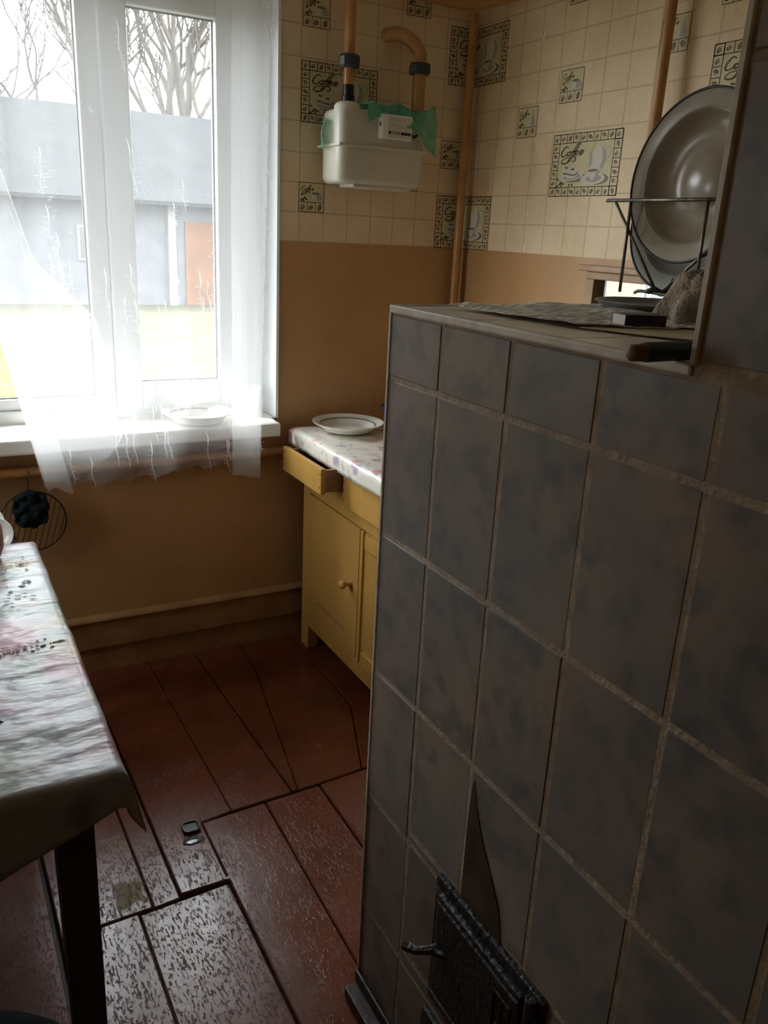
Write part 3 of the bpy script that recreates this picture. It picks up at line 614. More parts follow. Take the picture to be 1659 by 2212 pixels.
# ---------------------------------------------------------------- dining table
tb = empty('dining_table', (-2.15, -1.08, 0), 'dark wooden table at the left edge with thick dark legs', 'table')
TX0, TX1, TY0, TY1, TZ = -2.62, -1.715, -1.655, -.50, .715
MB().box(TX0, TX1, TY0, TY1, TZ-.028, TZ).build('tabletop', DARKWOOD, tb, bevel=.004)
MB().box(TX0+.06, TX1-.045, TY0+.05, TY0+.072, TZ-.13, TZ-.028).box(TX0+.06, TX1-.045, TY1-.072, TY1-.05, TZ-.13, TZ-.028).box(TX1-.067, TX1-.045, TY0+.072, TY1-.072, TZ-.13, TZ-.028).box(TX0+.045, TX0+.067, TY0+.072, TY1-.072, TZ-.13, TZ-.028).build('apron', DARKWOOD, tb, bevel=.002, seg=1)
for lx in (TX1-.105, TX0+.04):
    for ly in (TY0+.042, TY1-.105):
        b = .003
        MB().add([(lx+b,ly+b,0),(lx+.062,ly+b,0),(lx+.062,ly+.062,0),(lx+b,ly+.062,0),(lx,ly,TZ-.028),(lx+.066,ly,TZ-.028),(lx+.066,ly+.066,TZ-.028),(lx,ly+.066,TZ-.028)], [(3,2,1,0),(4,5,6,7),(0,1,5,4),(1,2,6,5),(2,3,7,6),(3,0,4,7)]).build('leg', DARKWOOD, tb, bevel=.003)
local(tb)
def tcloth(u, v):
    # one cloth: the middle lies flat, borders hang; the near right corner falls as a pointed ear
    W, Hh, hg = TX1-TX0, TY1-TY0, .115
    s = -.06+u*(W+.06+.10); t = -hg+v*(Hh+hg+.05)
    x = TX0+min(max(s,0),W); y = TY0+min(max(t,0),Hh); dx = max(0,s-W); dyn = max(0,-t); dyf = max(0,t-Hh); dxl = max(0,-s)
    r = .012
    def fold(d): a = min(d/r, math.pi/2); return r*math.sin(a), r*(1-math.cos(a))+max(0,d-r*math.pi/2)
    ox, ax = fold(dx); on, an = fold(dyn); hf = .66+.75*min(1, max(0, TX1-x)/.20); an *= hf; of, af = fold(dyf); ol, al = fold(dxl)
    z = TZ+.0025+noise.noise((x*6,y*8,2))*.0025+noise.noise((x*14,y*26,4))*.0018
    cr = max(0, 1-abs((y+1.50)-.16*(x+1.75)+.0)/.006)*.004+max(0, 1-abs((y+1.25)-.12*(x+1.75))/.006)*.003; z += cr*(dx == 0)
    ww = .006*noise.noise((x*12, 3, 1))*min(1,dyn/.03); ear = 0
    if dx > 0 and dyn > 0: k = min(dx,dyn); ear = k*.6; return (x+ox+ear*.40, y-on-ear*.28, z-max(ax,an)-k*.30)
    return (x+ox-ol+.003*noise.noise((y*12,1,1))*(dx>0), y-on+of-ww, z-max(ax,an,af,al))
o = MB().grid(tcloth, 90, 130).build('tablecloth', CLOTH, smooth=True, solid=.0015)
tag(o, 'wet faded floral oilcloth hanging over the dark table at the left', 'tablecloth')
# spilled water on it
mb = MB()
def drop(x, y, rx, ry, h, rot):
    n = 10; z = TZ+.0045; vs = []
    for ring, hh in ((1,0),(.75,.65),(.35,.95)):
        for k in range(n):
            a = 2*math.pi*k/n; px, py = rx*ring*math.cos(a), ry*ring*math.sin(a); vs.append((x+px*math.cos(rot)-py*math.sin(rot), y+px*math.sin(rot)+py*math.cos(rot), z+h*hh))
    vs.append((x,y,z+h)); fs = [(i*n+k,i*n+(k+1)%n,(i+1)*n+(k+1)%n,(i+1)*n+k) for i in range(2) for k in range(n)]+[(2*n+k,2*n+(k+1)%n,3*n) for k in range(n)]
    mb.add(vs, fs)
for _ in range(46): drop(rnd.uniform(-1.87,-1.75), rnd.uniform(-.92,-.60), rnd.uniform(.002,.010), rnd.uniform(.0015,.004), .0034, rnd.uniform(-.6,.6))
for k in range(46): t = rnd.random(); drop(-1.90+.17*t+rnd.gauss(0,.008), -1.17-.03*(1-t)*0+.02*t+rnd.gauss(0,.010), rnd.uniform(.0015,.007), rnd.uniform(.001,.003), .003, rnd.uniform(-.3,.3))
for x, y, r in ((-1.845,-1.275,.004),(-1.843,-1.30,.004),(-1.845,-1.325,.005),(-1.885,-1.43,.012),(-1.89,-1.262,.014),(-1.873,-1.268,.010)): drop(x, y, r, r*.5, .0025, .1)
o = mb.build('water_drops', DROP, smooth=True); tag(o, 'spilled water drops scattered on the floral oilcloth', 'water', kind='stuff')
# red-brown jar at the left edge of the cloth, cups on a stool behind the table
jr = empty('brown_jar', (-1.842, -.585, TZ+.005), 'red-brown glazed jar cut off by the left edge on the oilcloth', 'jar')
autosmooth(MB().lathe([(0,.004),(.040,.004),(.050,.03),(.050,.085),(.040,.105),(.042,.115),(.036,.113),(.030,.10),(0,.095)], (-1.842,-.585,TZ+.005), seg=24).build('jar_body', BROWNRED, jr), 50)
autosmooth(MB().lathe([(.044,.104),(.045,.11),(.03,.122),(0,.125)], (-1.842,-.585,TZ+.0), seg=24).build('lid', BROWNRED, jr), 50); local(jr)
st = empty('stool', (-1.87, -.29, 0), 'dark wooden stool behind the table below the window sill', 'stool')
MB().box(-2.02,-1.735,-.42,-.19,.62,.645).build('seat', DARKWOOD, st, bevel=.003)
for lx in (-2.0,-1.785):
    for ly in (-.40,-.245): MB().box(lx,lx+.035,ly,ly+.035,0,.62).build('leg', DARKWOOD, st, bevel=.002)
local(st)
def saucer(loc, label, r=.046):
    p = empty('saucer', loc, label, 'saucer', 'white saucers standing behind the table')
    autosmooth(MB().lathe([(0,0),(r*.55,0),(r*.62,.003),(r*.97,.011),(r,.012),(r*.98,.015),(r*.6,.007),(r*.5,.004),(0,.004)], loc, (-.25,-1,.35), 40).build('saucer_body', WHITE, p), 50); local(p)
    return p
saucer((-1.795,-.335,.694), 'smallest front white saucer of the three standing at the left edge behind the table', .050)
saucer((-1.832,-.300,.713), 'middle white saucer of the three standing at the left edge behind the table', .070)
saucer((-1.866,-.262,.732), 'largest rear white saucer of the three standing at the left edge behind the table', .090)
bagm = MB().lathe([(0,.115),(.045,.110),(.085,.085),(.105,.045),(.10,.012),(.08,0),(0,0)], (-1.955,-1.545,.002), seg=22)
bagm.v = [(x*1.0+(x+1.955)*.25+.02*noise.noise((x*9,y*9,z*9)), y+.02*noise.noise((x*9,y*9,z*9+4)), z) for x, y, z in bagm.v]
tag(bagm.build('black_bag', DKCLOTH, smooth=True), 'black rounded bag on the floor beside the table leg', 'bag')
# ---------------------------------------------------------------- window sill things, curtain
plate((-1.080, .000, .919), .128, 'sill_plate', 'white rimmed plate on the window sill behind the curtain', 'plate', WHITE, RIMGREY, .040)
tj = empty('plastic_tub', (-.885, .045, .919), 'clear plastic tub on the right end of the window sill', 'tub')
autosmooth(MB().lathe([(0,.002),(.044,.002),(.058,.105),(.062,.107),(.062,.111),(.056,.111),(.042,.004),(0,.004)], (-.885,.045,.919), seg=32).build('tub_body', CLEARCUP, tj), 50); local(tj)
ct = empty('curtain', (-1.3, -.17, 2.47), 'sheer white tulle curtain with embroidered twigs hanging in the window', 'curtain')
def ledge(z): return -1.634-.195*(z-.785)                           # left border leans outwards
def redge(z): return -.909+.026*(z-.763)-.002
def hem(x):
    t = (x+1.634)/.725; return .786-.012*math.sin(t*6)+.006*math.sin(x*70)+.004*math.sin(x*143)
def pleat(x, z):
    return .014*math.sin(x*31+1.3*noise.noise((x*3,z*.8,0)))*(.55+.45*min(1,(z-.7)/1.2))+.010*noise.noise((x*14,z*1.1,3))+.004*noise.noise((x*40,z*2,7))
def sheet(uvfn, nu, nv, dy, name='panel', mt=None):
    def fn(u, v): x, z = uvfn(u, v); return (x, -.172+dy+pleat(x+dy*3, z), z)
    return MB().grid(fn, nu, nv).build(name, mt or TULLE, ct, smooth=True)
def main(u, v):
    x = ledge(.785)+u*(redge(.763)-ledge(.785)); zb = hem(x); z = zb+v*(2.46-zb); return (ledge(z)+u*(redge(z)-ledge(z)), z)
sheet(main, 150, 60, 0)
# left swag: second layer, right border curves to the middle of the window
B = [(1.90,-1.76),(1.711,-1.679),(1.476,-1.613),(1.302,-1.447),(1.15,-1.418),(.992,-1.400),(.93,-1.388),(.878,-1.421),(.828,-1.482),(.80,-1.552)]
def bx(z):
    for (za,xa),(zb,xb) in zip(B,B[1:]):
        if zb <= z <= za: return xa+(xb-xa)*(za-z)/(za-zb)
    return B[0][1] if z > 1.9 else B[-1][1]
def swag(u, v): z = .80+v*1.1; return (ledge(z)+u*(bx(z)-ledge(z)), z)
sheet(swag, 60, 50, -.014, 'folded_layer', THIN)
def strip1(u, v): z = .768+.012*math.sin(u*5)+v*.30; a = ledge(z)+.004; b = -1.553-.20*(z-.77); return (a+u*(b-a), z)
sheet(strip1, 20, 30, -.024, 'folded_layer')
def strip2(u, v): z = .757+.010*math.sin(u*4+1)+v*1.69; a = -1.020+.006*(z-.77); b = redge(z); return (a+u*(b-a), z)
sheet(strip2, 24, 60, -.020, 'folded_layer')
def strip3(u, v): z = .757+.010*math.sin(u*4+1)+v*.26; a = -1.018; b = redge(z)-.004; return (a+u*(b-a), z)
sheet(strip3, 20, 20, -.030, 'folded_layer')
# hem and border threads and the embroidered twigs
mb = MB()
def thread(pts, wd, dy=-.004):
    vs = []; n = len(pts)
    for i, (x, z) in enumerate(pts):
        a, b = pts[max(i-1,0)], pts[min(i+1,n-1)]; dx, dz = b[0]-a[0], b[1]-a[1]; l = math.hypot(dx,dz) or 1; t = wd*(1 if 0 < i < n-1 else .5)
        for s in (1,-1):
            X, Z = x-dz/l*t*s, z+dx/l*t*s; vs.append((X, -.172+dy+pleat(X, Z), Z))
    mb.add(vs, [(2*i,2*i+1,2*i+3,2*i+2) for i in range(n-1)])
thread([(bx(z)-.001, z) for z in [1.85-.02*i for i in range(48)]], .0022, -.020)
thread([(bx(z)-.012-.015*(1.9-z), z) for z in [1.62-.02*i for i in range(20)]], .0018, -.020)
r2 = random.Random(11)
def twig(x, z, L, lean, dy):
    n = 9; P = [(x+lean*L*k/n+.003*math.sin(k), z-L*k/n) for k in range(n+1)]; thread(P[:4], .0019, dy); thread(P[3:], .0010, dy)
    for k in range(2, n):
        px, pz = P[k]; s = r2.choice((-1,1)); l = r2.uniform(.006,.018)
        thread([(px,pz),(px+s*l*.6,pz+.001),(px+s*l,pz+r2.uniform(.001,.006))], .0007, dy)
for zz in (2.30,2.06,1.90,1.72,1.52,1.34,1.16,1.0):
    twig(redge(zz)-.035, zz, .17, .11, -.024); twig(redge(zz-.06)-.014, zz-.06, .10, .10, -.024)
for _ in range(70):
    x = r2.uniform(-1.62,-.95); z = r2.uniform(.9,2.4)
    if r2.random() < .55: z = r2.uniform(.85,1.5)
    if x < ledge(z)+.02: continue
    twig(x, z, r2.uniform(.06,.16), r2.uniform(.04,.14), -.028)
for _ in range(420):                                               # loose dashes
    x = r2.choice((-1.55,-1.43,-1.08,-.955))+r2.gauss(0,.012); z = r2.uniform(.80,2.4)
    if x < ledge(z)+.02: continue
    thread([(x,z),(x+r2.uniform(.004,.012),z+r2.uniform(-.002,.004))], .0009, -.030)
tw = mb.build('embroidery', THREAD, ct); tw['kind'] = 'stuff'
MB().tube([(-2.9,-.17,2.475),(-.5,-.17,2.475)], .011, 10).build('curtain_rod', PVC, ct, smooth=True)
for xx in (-2.85,-.55): MB().box(xx-.01,xx+.01,-.17,-.002,2.465,2.485).build('rod_bracket', PVC, ct)
local(ct)
# ---------------------------------------------------------------- pipes
def pipe(name, path, r, label, cat='pipe', seg=14):
    return tag(autosmooth(MB().tube(path, r, seg).build(name, PIPE), 50), label, cat)
pipe('heating_pipe', [(WX+.01,-.045,.795),(-.03,-.045,.795)], .017, 'ochre painted horizontal pipe low on the wall under the window sill')
pipe('corner_pipe', [(-.044,-.046,.0),(-.044,-.046,2.364)], .0165, 'ochre painted vertical pipe in the corner of the room')
hp = [(-1.2,-.048,2.388),(-.30,-.048,2.384),(-.12,-.048,2.381)]+[(-.12+.068*math.sin(a), -.116+.068*math.cos(a), 2.381) for a in [math.pi/16*k for k in range(1,8)]]+[(-.052,-.12,2.380),(-.052,-.6,2.352),(-.052,-2.28,2.29)]
pipe('ceiling_pipe', hp, .0155, 'ochre painted horizontal pipe running round the corner near the top')
pipe('wall_pipe', [(-.004,-1.012,1.665)]+[(-.050+.046*math.cos(math.pi/2*k/5),-1.012,1.711-.046*math.sin(math.pi/2*(1-0*k)) +.046*(1-math.cos(math.pi/2*k/5)) if False else 1.711-.046*math.cos(math.pi/2*k/5)) for k in range(1,6)]+[(-.050,-1.012,2.315)], .0155, 'ochre painted vertical pipe behind the enamel basin')
gp = empty('gas_pipe', (-.570,-.110,2.03), 'ochre gas pipe with a black nut coming down into the meter', 'pipe')
autosmooth(MB().tube([(-.570,-.110,2.052),(-.570,-.110,ZC-.004)], .0185, 16).build('pipe_run', PIPE, gp), 50)
autosmooth(MB().lathe([(.019,-.020),(.032,-.020),(.0355,-.012),(.0355,.012),(.032,.020),(.019,.020)], (-.570,-.110,2.134), seg=10).build('nut', NUT, gp), 20)
autosmooth(MB().lathe([(.019,.052),(.019,.02),(.022,.018),(.022,-.01),(.016,-.012),(.016,-.028)], (-.570,-.110,2.012), seg=14).build('threaded_joint', BLACK, gp), 40); local(gp)
gq = empty('outlet_pipe', (-.297,-.110,2.02), 'thicker ochre hooked pipe bending into the wall above the meter', 'pipe')
e = [(-.297,-.110,1.985),(-.297,-.110,2.02),(-.297,-.110,2.19)]+[(-.297-.012*k, -.110+.062*(1-math.cos(math.pi/2*k/6)), 2.19+.062*math.sin(math.pi/2*k/6)) for k in range(1,7)]+[(-.375,.01,2.255)]
autosmooth(MB().tube(e, [.016,.023]+[.0235]*(len(e)-2), 16).build('pipe_run', PIPE, gq), 50)
autosmooth(MB().lathe([(.023,-.018),(.034,-.018),(.038,-.011),(.038,.011),(.034,.018),(.023,.018)], (-.297,-.110,2.144), seg=8).build('nut', NUT, gq), 20); local(gq)
# ---------------------------------------------------------------- gas meter
gm = empty('gas_meter', (-.47,-.12,1.75), 'cream gas meter with a small label box hanging on the wallpaper', 'gas meter')
MX0, MX1, MY0, MY1 = -.640, -.312, -.205, -.045
def shell(z0, z1, bot, name):
    mb = MB(); r = .032; ring = []
    for cx, cy, a0 in ((MX1-r,MY1-r,0),(MX0+r,MY1-r,90),(MX0+r,MY0+r,180),(MX1-r,MY0+r,270)):
        for k in range(7): a = math.radians(a0+15*k); ring.append((cx,cy,math.cos(a)*r,math.sin(a)*r))
    lv = [(0,.0),(1,.0)]
    prof = [(z0+.016,1),(z1,1)] if bot else [(z0,1),(z1-.016,1)]
    if bot: prof = [(z0,.45),(z0+.004,.75),(z0+.016,1)]+[(z1,1)]
    else: prof = [(z0,1),(z1-.014,1),(z1-.003,.75),(z1,.45)]
    vs = []
    for z, s in prof:
        for cx, cy, dx, dy in ring: vs.append((cx+dx*s, cy+dy*s, z))
    n = len(ring); fs = [(i*n+k,i*n+(k+1)%n,(i+1)*n+(k+1)%n,(i+1)*n+k) for i in range(len(prof)-1) for k in range(n)]+[tuple(range(n-1,-1,-1)), tuple(range((len(prof)-1)*n,len(prof)*n))]
    mb.add(vs, fs); return autosmooth(mb.build(name, CREAM, gm), 50)
shell(1.752, 1.868, True, 'lower_shell'); shell(1.872, 1.985, False, 'upper_shell')
MB().box(MX0-.010, MX1+.014, MY0-.013, MY1+.006, 1.8655, 1.8745).build('flange', CREAM, gm, bevel=.003)
autosmooth(MB().lathe([(.0445,-.13),(.0445,-.012),(.038,-.003),(.024,.003),(.012,.004)], (-.596,-.160,2.002), seg=24).build('inlet_boss', CREAM, gm), 50)
MB().box(-.58,-.35,-.19,-.08,1.742,1.754).build('bottom_swell', CREAM, gm, bevel=.005)
MB().box(-.45,-.38,-.045,-.002,1.80,1.95).build('bracket', BLACK, gm)
bxm = MB().box(-.500,-.385,MY0-.028,MY0+.005,1.898,1.974).build('counter_box', WHITE, gm, bevel=.003)
yf = MY0-.0288
lb = MB().box(-.478,-.389,yf,yf+.002,1.901,1.969).build('label_plate', LABEL, bxm)
mb = MB(); Y = yf-.0006
def r3(x0,x1,z0,z1,mi=0): mb.add([(x0,Y,z0),(x1,Y,z0),(x1,Y,z1),(x0,Y,z1)], [(0,1,2,3)], mi)
r3(-.476,-.391,1.9135,1.9225); r3(-.470,-.4505,1.9455,1.947,1); r3(-.470,-.447,1.9415,1.943,1); r3(-.470,-.4455,1.9375,1.939,1); r3(-.440,-.416,1.938,1.9395,1); r3(-.440,-.414,1.934,1.9355,1); r3(-.452,-.432,1.956,1.9585,1)
r3(-.470,-.455,1.906,1.908,1); r3(-.432,-.42,1.906,1.909,1)
for k in range(5): Y = yf-.0010; r3(-.466+k*.008,-.4615+k*.008,1.9145,1.9215,2)
for k in range(3): r3(-.420+k*.008,-.4155+k*.008,1.9145,1.9215,3)
Y = yf-.0006
for cx in (-.4655,-.4565):                                          # the CE mark
    for k in range(7):
        a = math.radians(50+43*k); b = math.radians(50+43*(k+.95)); q = .0032
        mb.add([(cx+q*math.cos(a),Y,1.9585+q*math.sin(a)),(cx+q*math.cos(b),Y,1.9585+q*math.sin(b)),(cx+q*.66*math.cos(b),Y,1.9585+q*.66*math.sin(b)),(cx+q*.66*math.cos(a),Y,1.9585+q*.66*math.sin(a))], [(0,1,2,3)], 0) if 50+43*k < 300 else None
r3(-.4595,-.4558,1.9581,1.9589)
for k in range(16):
    a = math.pi*2*k/16; mb.add([(-.4015+.006*math.cos(a),Y,1.941+.006*math.sin(a)),(-.4015+.006*math.cos(a+.3),Y,1.941+.006*math.sin(a+.3)),(-.4015,Y,1.941)], [(0,1,2)], k%2)
mb.build('printed_text', [BLACK, LABELG, WHITE, RED], lb)
autosmooth(MB().lathe([(0,.0015),(.006,.0012),(.007,0)], (-.500,MY0-.014,1.943), (-1,0,0), 16).build('red_seal', RED, bxm))
MB().tube([(-.384,MY0-.008,1.922),(-.374,MY0-.012,1.918),(-.365,MY0-.006,1.912),(-.352,MY0-.008,1.922)], .004, 6).build('seal_wire', IRON, gm)
local(gm)
# green plastic film over the meter
gb = empty('green_plastic_bag', (-.45,-.12,1.99), 'crumpled green plastic bag draped over the gas meter top', 'plastic bag')
def bag(u, v):
    x = -.550+u*.262
    hang = .034-.016*math.sin(min(1,u/.55)*math.pi)+(.095*((u-.55)/.45)**1.2 if u > .55 else 0)
    back = .055
    s = v*(back+.16+hang+.03); z = 1.998+.013*noise.noise((x*22,s*18,1))+.009*noise.noise((x*50,s*40,3))
    bulge = .016*math.sin(u*7+1)**2
    if s < back: return (x, -.045+.004, z-back+s+.012)
    if s < back+.17: return (x, -.045-(s-back), z+bulge*.6)
    d = s-back-.17; return (x+.004*noise.noise((x*30,d*40,2)), -.217-.006*noise.noise((x*28,d*30,5))-.004-.014*(u > .5)*min(1,d/.05), z-d)
MB().grid(bag, 46, 40).build('bag_film', GREENBAG, gb, smooth=True)
def flap(u, v): return (-.664-.010*math.sin(v*3)+u*.034*(1-.4*v)+.004*noise.noise((u*5,v*9,1)), -.13+.06*u+.006*noise.noise((u*6,v*8,4)), 1.955-v*.095)
MB().grid(flap, 8, 16).build('bag_film', GREENBAG, gb, smooth=True); local(gb)
# ---------------------------------------------------------------- mirror on the right wall
mr = empty('wall_mirror', (-.03,-1.15,1.0), 'wooden framed mirror on the wall above the stove ledge', 'mirror')
my0, my1, mz0, mz1 = -1.46, -.802, 1.02, 1.516
MB().box(-.045,-.002,my0,my1,mz1-.024,mz1).box(-.045,-.002,my0,my1,mz0,mz0+.045).box(-.045,-.002,my1-.036,my1,mz0+.045,mz1-.024).box(-.045,-.002,my0,my0+.036,mz0+.045,mz1-.024).build('frame', PAINT_OLD, mr, bevel=.003)
MB().box(-.060,-.002,my0-.03,my1+.026,mz1,mz1+.018).build('cornice', PAINT_OLD, mr, bevel=.003)
MB().box(-.020,-.010,my0+.030,my1-.030,mz0+.04,mz1-.018).build('mirror_glass', MIRROR, mr); local(mr)
# ---------------------------------------------------------------- things on the stove ledge
def sheet_on(poly4, z, name, mt, label, cat, amp, n=40, th=.001):
    a, b, c, d = [Vector(p) for p in poly4]
    def fn(u, v):
        p = (a*(1-u)+b*u)*(1-v)+(d*(1-u)+c*u)*v; w_ = amp*(.9+noise.noise((p.x*16,p.y*9,1))+.6*noise.noise((p.x*50+p.y*20,p.y*16,4)))
        e = .004*noise.noise((p.x*30,p.y*30,9)); return (p.x+e, p.y+e, z+max(0,w_))
    return tag(MB().grid(fn, n, n).build(name, mt, smooth=True, solid=-th), label, cat)
sheet_on([(-1.150,-1.715),(-1.130,-2.00),(-.93,-2.06),(-.78,-1.69)], ZT+.0015, 'newspaper', PAPER, 'crinkled old newspaper sheet spread on the stove ledge', 'newspaper', .005, 60)
sheet_on([(-1.125,-2.005),(-1.04,-2.22),(-.80,-2.18),(-.90,-1.98)], ZT+.0012, 'card_sheet', CARD, 'brown cardboard sheet under the matchbox on the stove ledge', 'cardboard', .0008, 20)
ty = empty('round_tray', (-.76,-1.80,ZT), 'round dull metal tray under the plate rack on the ledge', 'tray')
autosmooth(MB().lathe([(0,.004),(.095,.004),(.105,.009),(.113,.012),(.116,.010),(.107,.004),(.098,0),(0,0)], (-.76,-1.80,ZT+.008), seg=48).build('tray_body', ALU, ty), 50); local(ty)
mbx = empty('matchbox', (-1.02,-2.01,ZT+.004), 'black matchbox with a pale end lying on the cardboard', 'matchbox')
ax, ay = Vector((.97,-.24,0)), Vector((.24,.97,0)); o0 = Vector((-1.055,-2.018,ZT+.0045))
def obox(a0, a1, b0, b1, c0, c1): return [o0+ax*a+ay*b+Vector((0,0,c)) for c in (c0,c1) for a, b in ((a0,b0),(a1,b0),(a1,b1),(a0,b1))]
BF = [(3,2,1,0),(4,5,6,7),(0,1,5,4),(1,2,6,5),(2,3,7,6),(3,0,4,7)]
mb = MB(); mb.add(obox(0,.066,0,.038,0,.0008),BF,0).add(obox(0,.066,0,.038,.0155,.0163),BF,1).add(obox(0,.066,0,.0008,.0008,.0155),BF,0).add(obox(0,.066,.0372,.038,.0008,.0155),BF,0); mb.build('sleeve', [MATCHBLUE, MATCHTOP], mbx)
MB().add(obox(.0006,.0654,.001,.037,.001,.0152),BF,0).build('drawer', MATCHWHITE, mbx); local(mbx)
hd = empty('tool_handle', (-1.2,-2.272,ZT), 'dark green round handle with a wooden tip poking over the ledge edge', 'tool')
autosmooth(MB().tube([(-1.284,-2.2800,ZT+.0105),(-1.279,-2.2798,ZT+.0105),(-1.08,-2.268,ZT+.0110)], [.0092,.0104,.0104], 16).build('grip', GREENH, hd), 50)
autosmooth(MB().tube([(-1.303,-2.281,ZT+.0105),(-1.300,-2.281,ZT+.0105),(-1.282,-2.280,ZT+.0105)], [.0055,.0085,.0094], 12).build('wooden_tip', HTIP, hd), 50); local(hd)
def ragfn(u, v):
    a = u*2*math.pi; r = (.035+.060*v**.8)*(1+.22*noise.noise((math.cos(a)*1.6,math.sin(a)*1.6,v*3))+.08*math.sin(a*9+v*4)*v)
    z = .078*(1-v**1.8)+.016*noise.noise((math.cos(a)*3,math.sin(a)*3,v*5+2))
    if v == 0: return (-.860,-1.998,ZT+.09)
    return (-.860+r*math.cos(a)*.8*min(1,v*3), -1.998+r*math.sin(a)*.85*min(1,v*3), ZT+.007+max(0,z))
o = MB().grid(ragfn, 72, 24).build('rag', RAG, smooth=True); tag(o, 'crumpled beige linen rag beside the plate rack on the ledge', 'rag')
# plate rack
RX = -.66
rk = empty('plate_rack', (RX+.06,-1.67,ZT), 'wire plate rack holding two enamel basins on the stove ledge', 'rack')
ZB = 1.684
MB().tube([(RX,-1.522,ZB),(RX,-1.90,ZB)], .0036, 8).build('top_bar', STEEL, rk, smooth=True)
MB().tube([(RX+.16,-1.50,1.615),(RX+.16,-1.90,1.615)], .0034, 8).build('back_bar', STEEL, rk, smooth=True)
for yy, b in ((-1.590,ZT+.022),(-1.782,ZT+.022)): MB().tube([(RX,yy,ZB),(RX,yy-.002,b)], .0032, 8).build('leg', STEEL, rk, smooth=True)
kb = (RX+.015,-1.690,1.515)
for (x0,y0,z0), e in (((RX,-1.545,ZB),(RX+.015,-1.678,1.512)),((RX+.16,-1.60,1.615),(RX+.03,-1.692,1.513)),((RX,-1.83,ZB-.06),(RX+.015,-1.688,1.513)),((RX+.16,-1.86,1.60),(RX+.03,-1.70,1.513))):
    MB().tube([(x0,y0,z0),e], .0030, 8).build('cross_wire', STEEL, rk, smooth=True)
MB().tube(catmull([(RX+.0,-1.668,1.514),(RX+.005,-1.680,1.520),(RX+.015,-1.690,1.512),(RX+.03,-1.70,1.519),(RX+.04,-1.712,1.513)],4), .0055, 8).build('twisted_joint', IRON, rk, smooth=True)
MB().tube(catmull([(RX+.002,-1.632,ZT+.024),(RX+.002,-1.632,1.510),(RX+.004,-1.645,1.514),(RX+.008,-1.70,1.512),(RX+.01,-1.76,1.508)],4), .0032, 8).build('foot_loop', STEEL, rk, smooth=True); local(rk)
def basin(c, ax, R, dep, name, label, mt, rimm):
    p = empty(name, c, label, 'basin')
    prof = [(0,0),(R*.30,0),(R*.32,-.003),(R*.55,-.002),(R*.66,.006),(R*.73,dep*.55),(R*.76,dep*.85),(R*.80,dep*.95),(R*.98,dep),(R*.98,dep-.003),(R*.78,dep*.92),(R*.70,.0),(R*.6,-.006),(0,-.006)]
    autosmooth(MB().lathe(prof, c, ax, 72).build('basin_body', mt, p), 60)
    ring = []; A = Vector(ax).normalized(); u = A.cross(Vector((0,1,0))).normalized(); v = A.cross(u)
    for k in range(73): a = 2*math.pi*k/72; ring.append(Vector(c)+A*dep+(u*math.cos(a)+v*math.sin(a))*R*.985)
    MB().tube(ring, .0024, 6, caps=False).build('dark_rim', BLACK, p, smooth=True); local(p)
basin((-.605,-1.715,1.722), (-1,0,.10), .156, .030, 'enamel_basin', 'large cream enamel basin with black rim standing front in the rack', ENAMEL, BLACK)
basin((-.555,-1.665,1.655), (-1,.02,.16), .148, .026, 'rear_basin', 'grey enamel basin standing behind the cream one in the rack', ENAMEL_G, BLACK)
# ---------------------------------------------------------------- wire grill with dark cloth under the window
gr = empty('wire_grill', (-1.655,-.068,.62), 'round black wire grill hanging from the pipe under the sill', 'grill')
gc = Vector((-1.662,-.030,.618)); GR = .105
MB().tube([gc+Vector((GR*math.cos(a),0,GR*math.sin(a))) for a in [2*math.pi*k/40 for k in range(41)]], .0026, 6, caps=False).build('rim', BLACK, gr, smooth=True)
for k in range(-5, 6):
    d = k*.0185; L = math.sqrt(max(0,GR**2-d*d)); t = math.radians(74); ux, uz = math.cos(t), math.sin(t)
    c = gc+Vector((uz*d,0,-ux*d)); MB().tube([c-Vector((ux*L,0,uz*L)), c+Vector((ux*L,0,uz*L))], .0013, 5).build('wire', BLACK, gr, smooth=True)
MB().tube(catmull([(-1.668,-.030,.722),(-1.670,-.034,.770),(-1.670,-.052,.815),(-1.668,-.064,.800),(-1.668,-.066,.778)],4), .0022, 6).build('hook', STEEL, gr, smooth=True); local(gr)
def dk(u, v):
    x = -1.728+u*.118; z = .735-v*.135; cx = (u-.5)*2; cz = (v-.5)*2; s = 1-.25*max(0,abs(cx)+abs(cz)-1.0)
    return (-1.669+(x+1.669)*s+.008*noise.noise((u*4,v*4,1)), -.050-.018*noise.noise((u*5,v*5,2))-.012*(1-cx*cx)*(1-cz*cz), .667+(z-.667)*s+.008*noise.noise((u*4,v*4,7)))
o = MB().grid(dk, 26, 26).build('dark_cloth', DKCLOTH, smooth=True, solid=.003); tag(o, 'dark blue crumpled cloth hung over the wire grill', 'cloth')
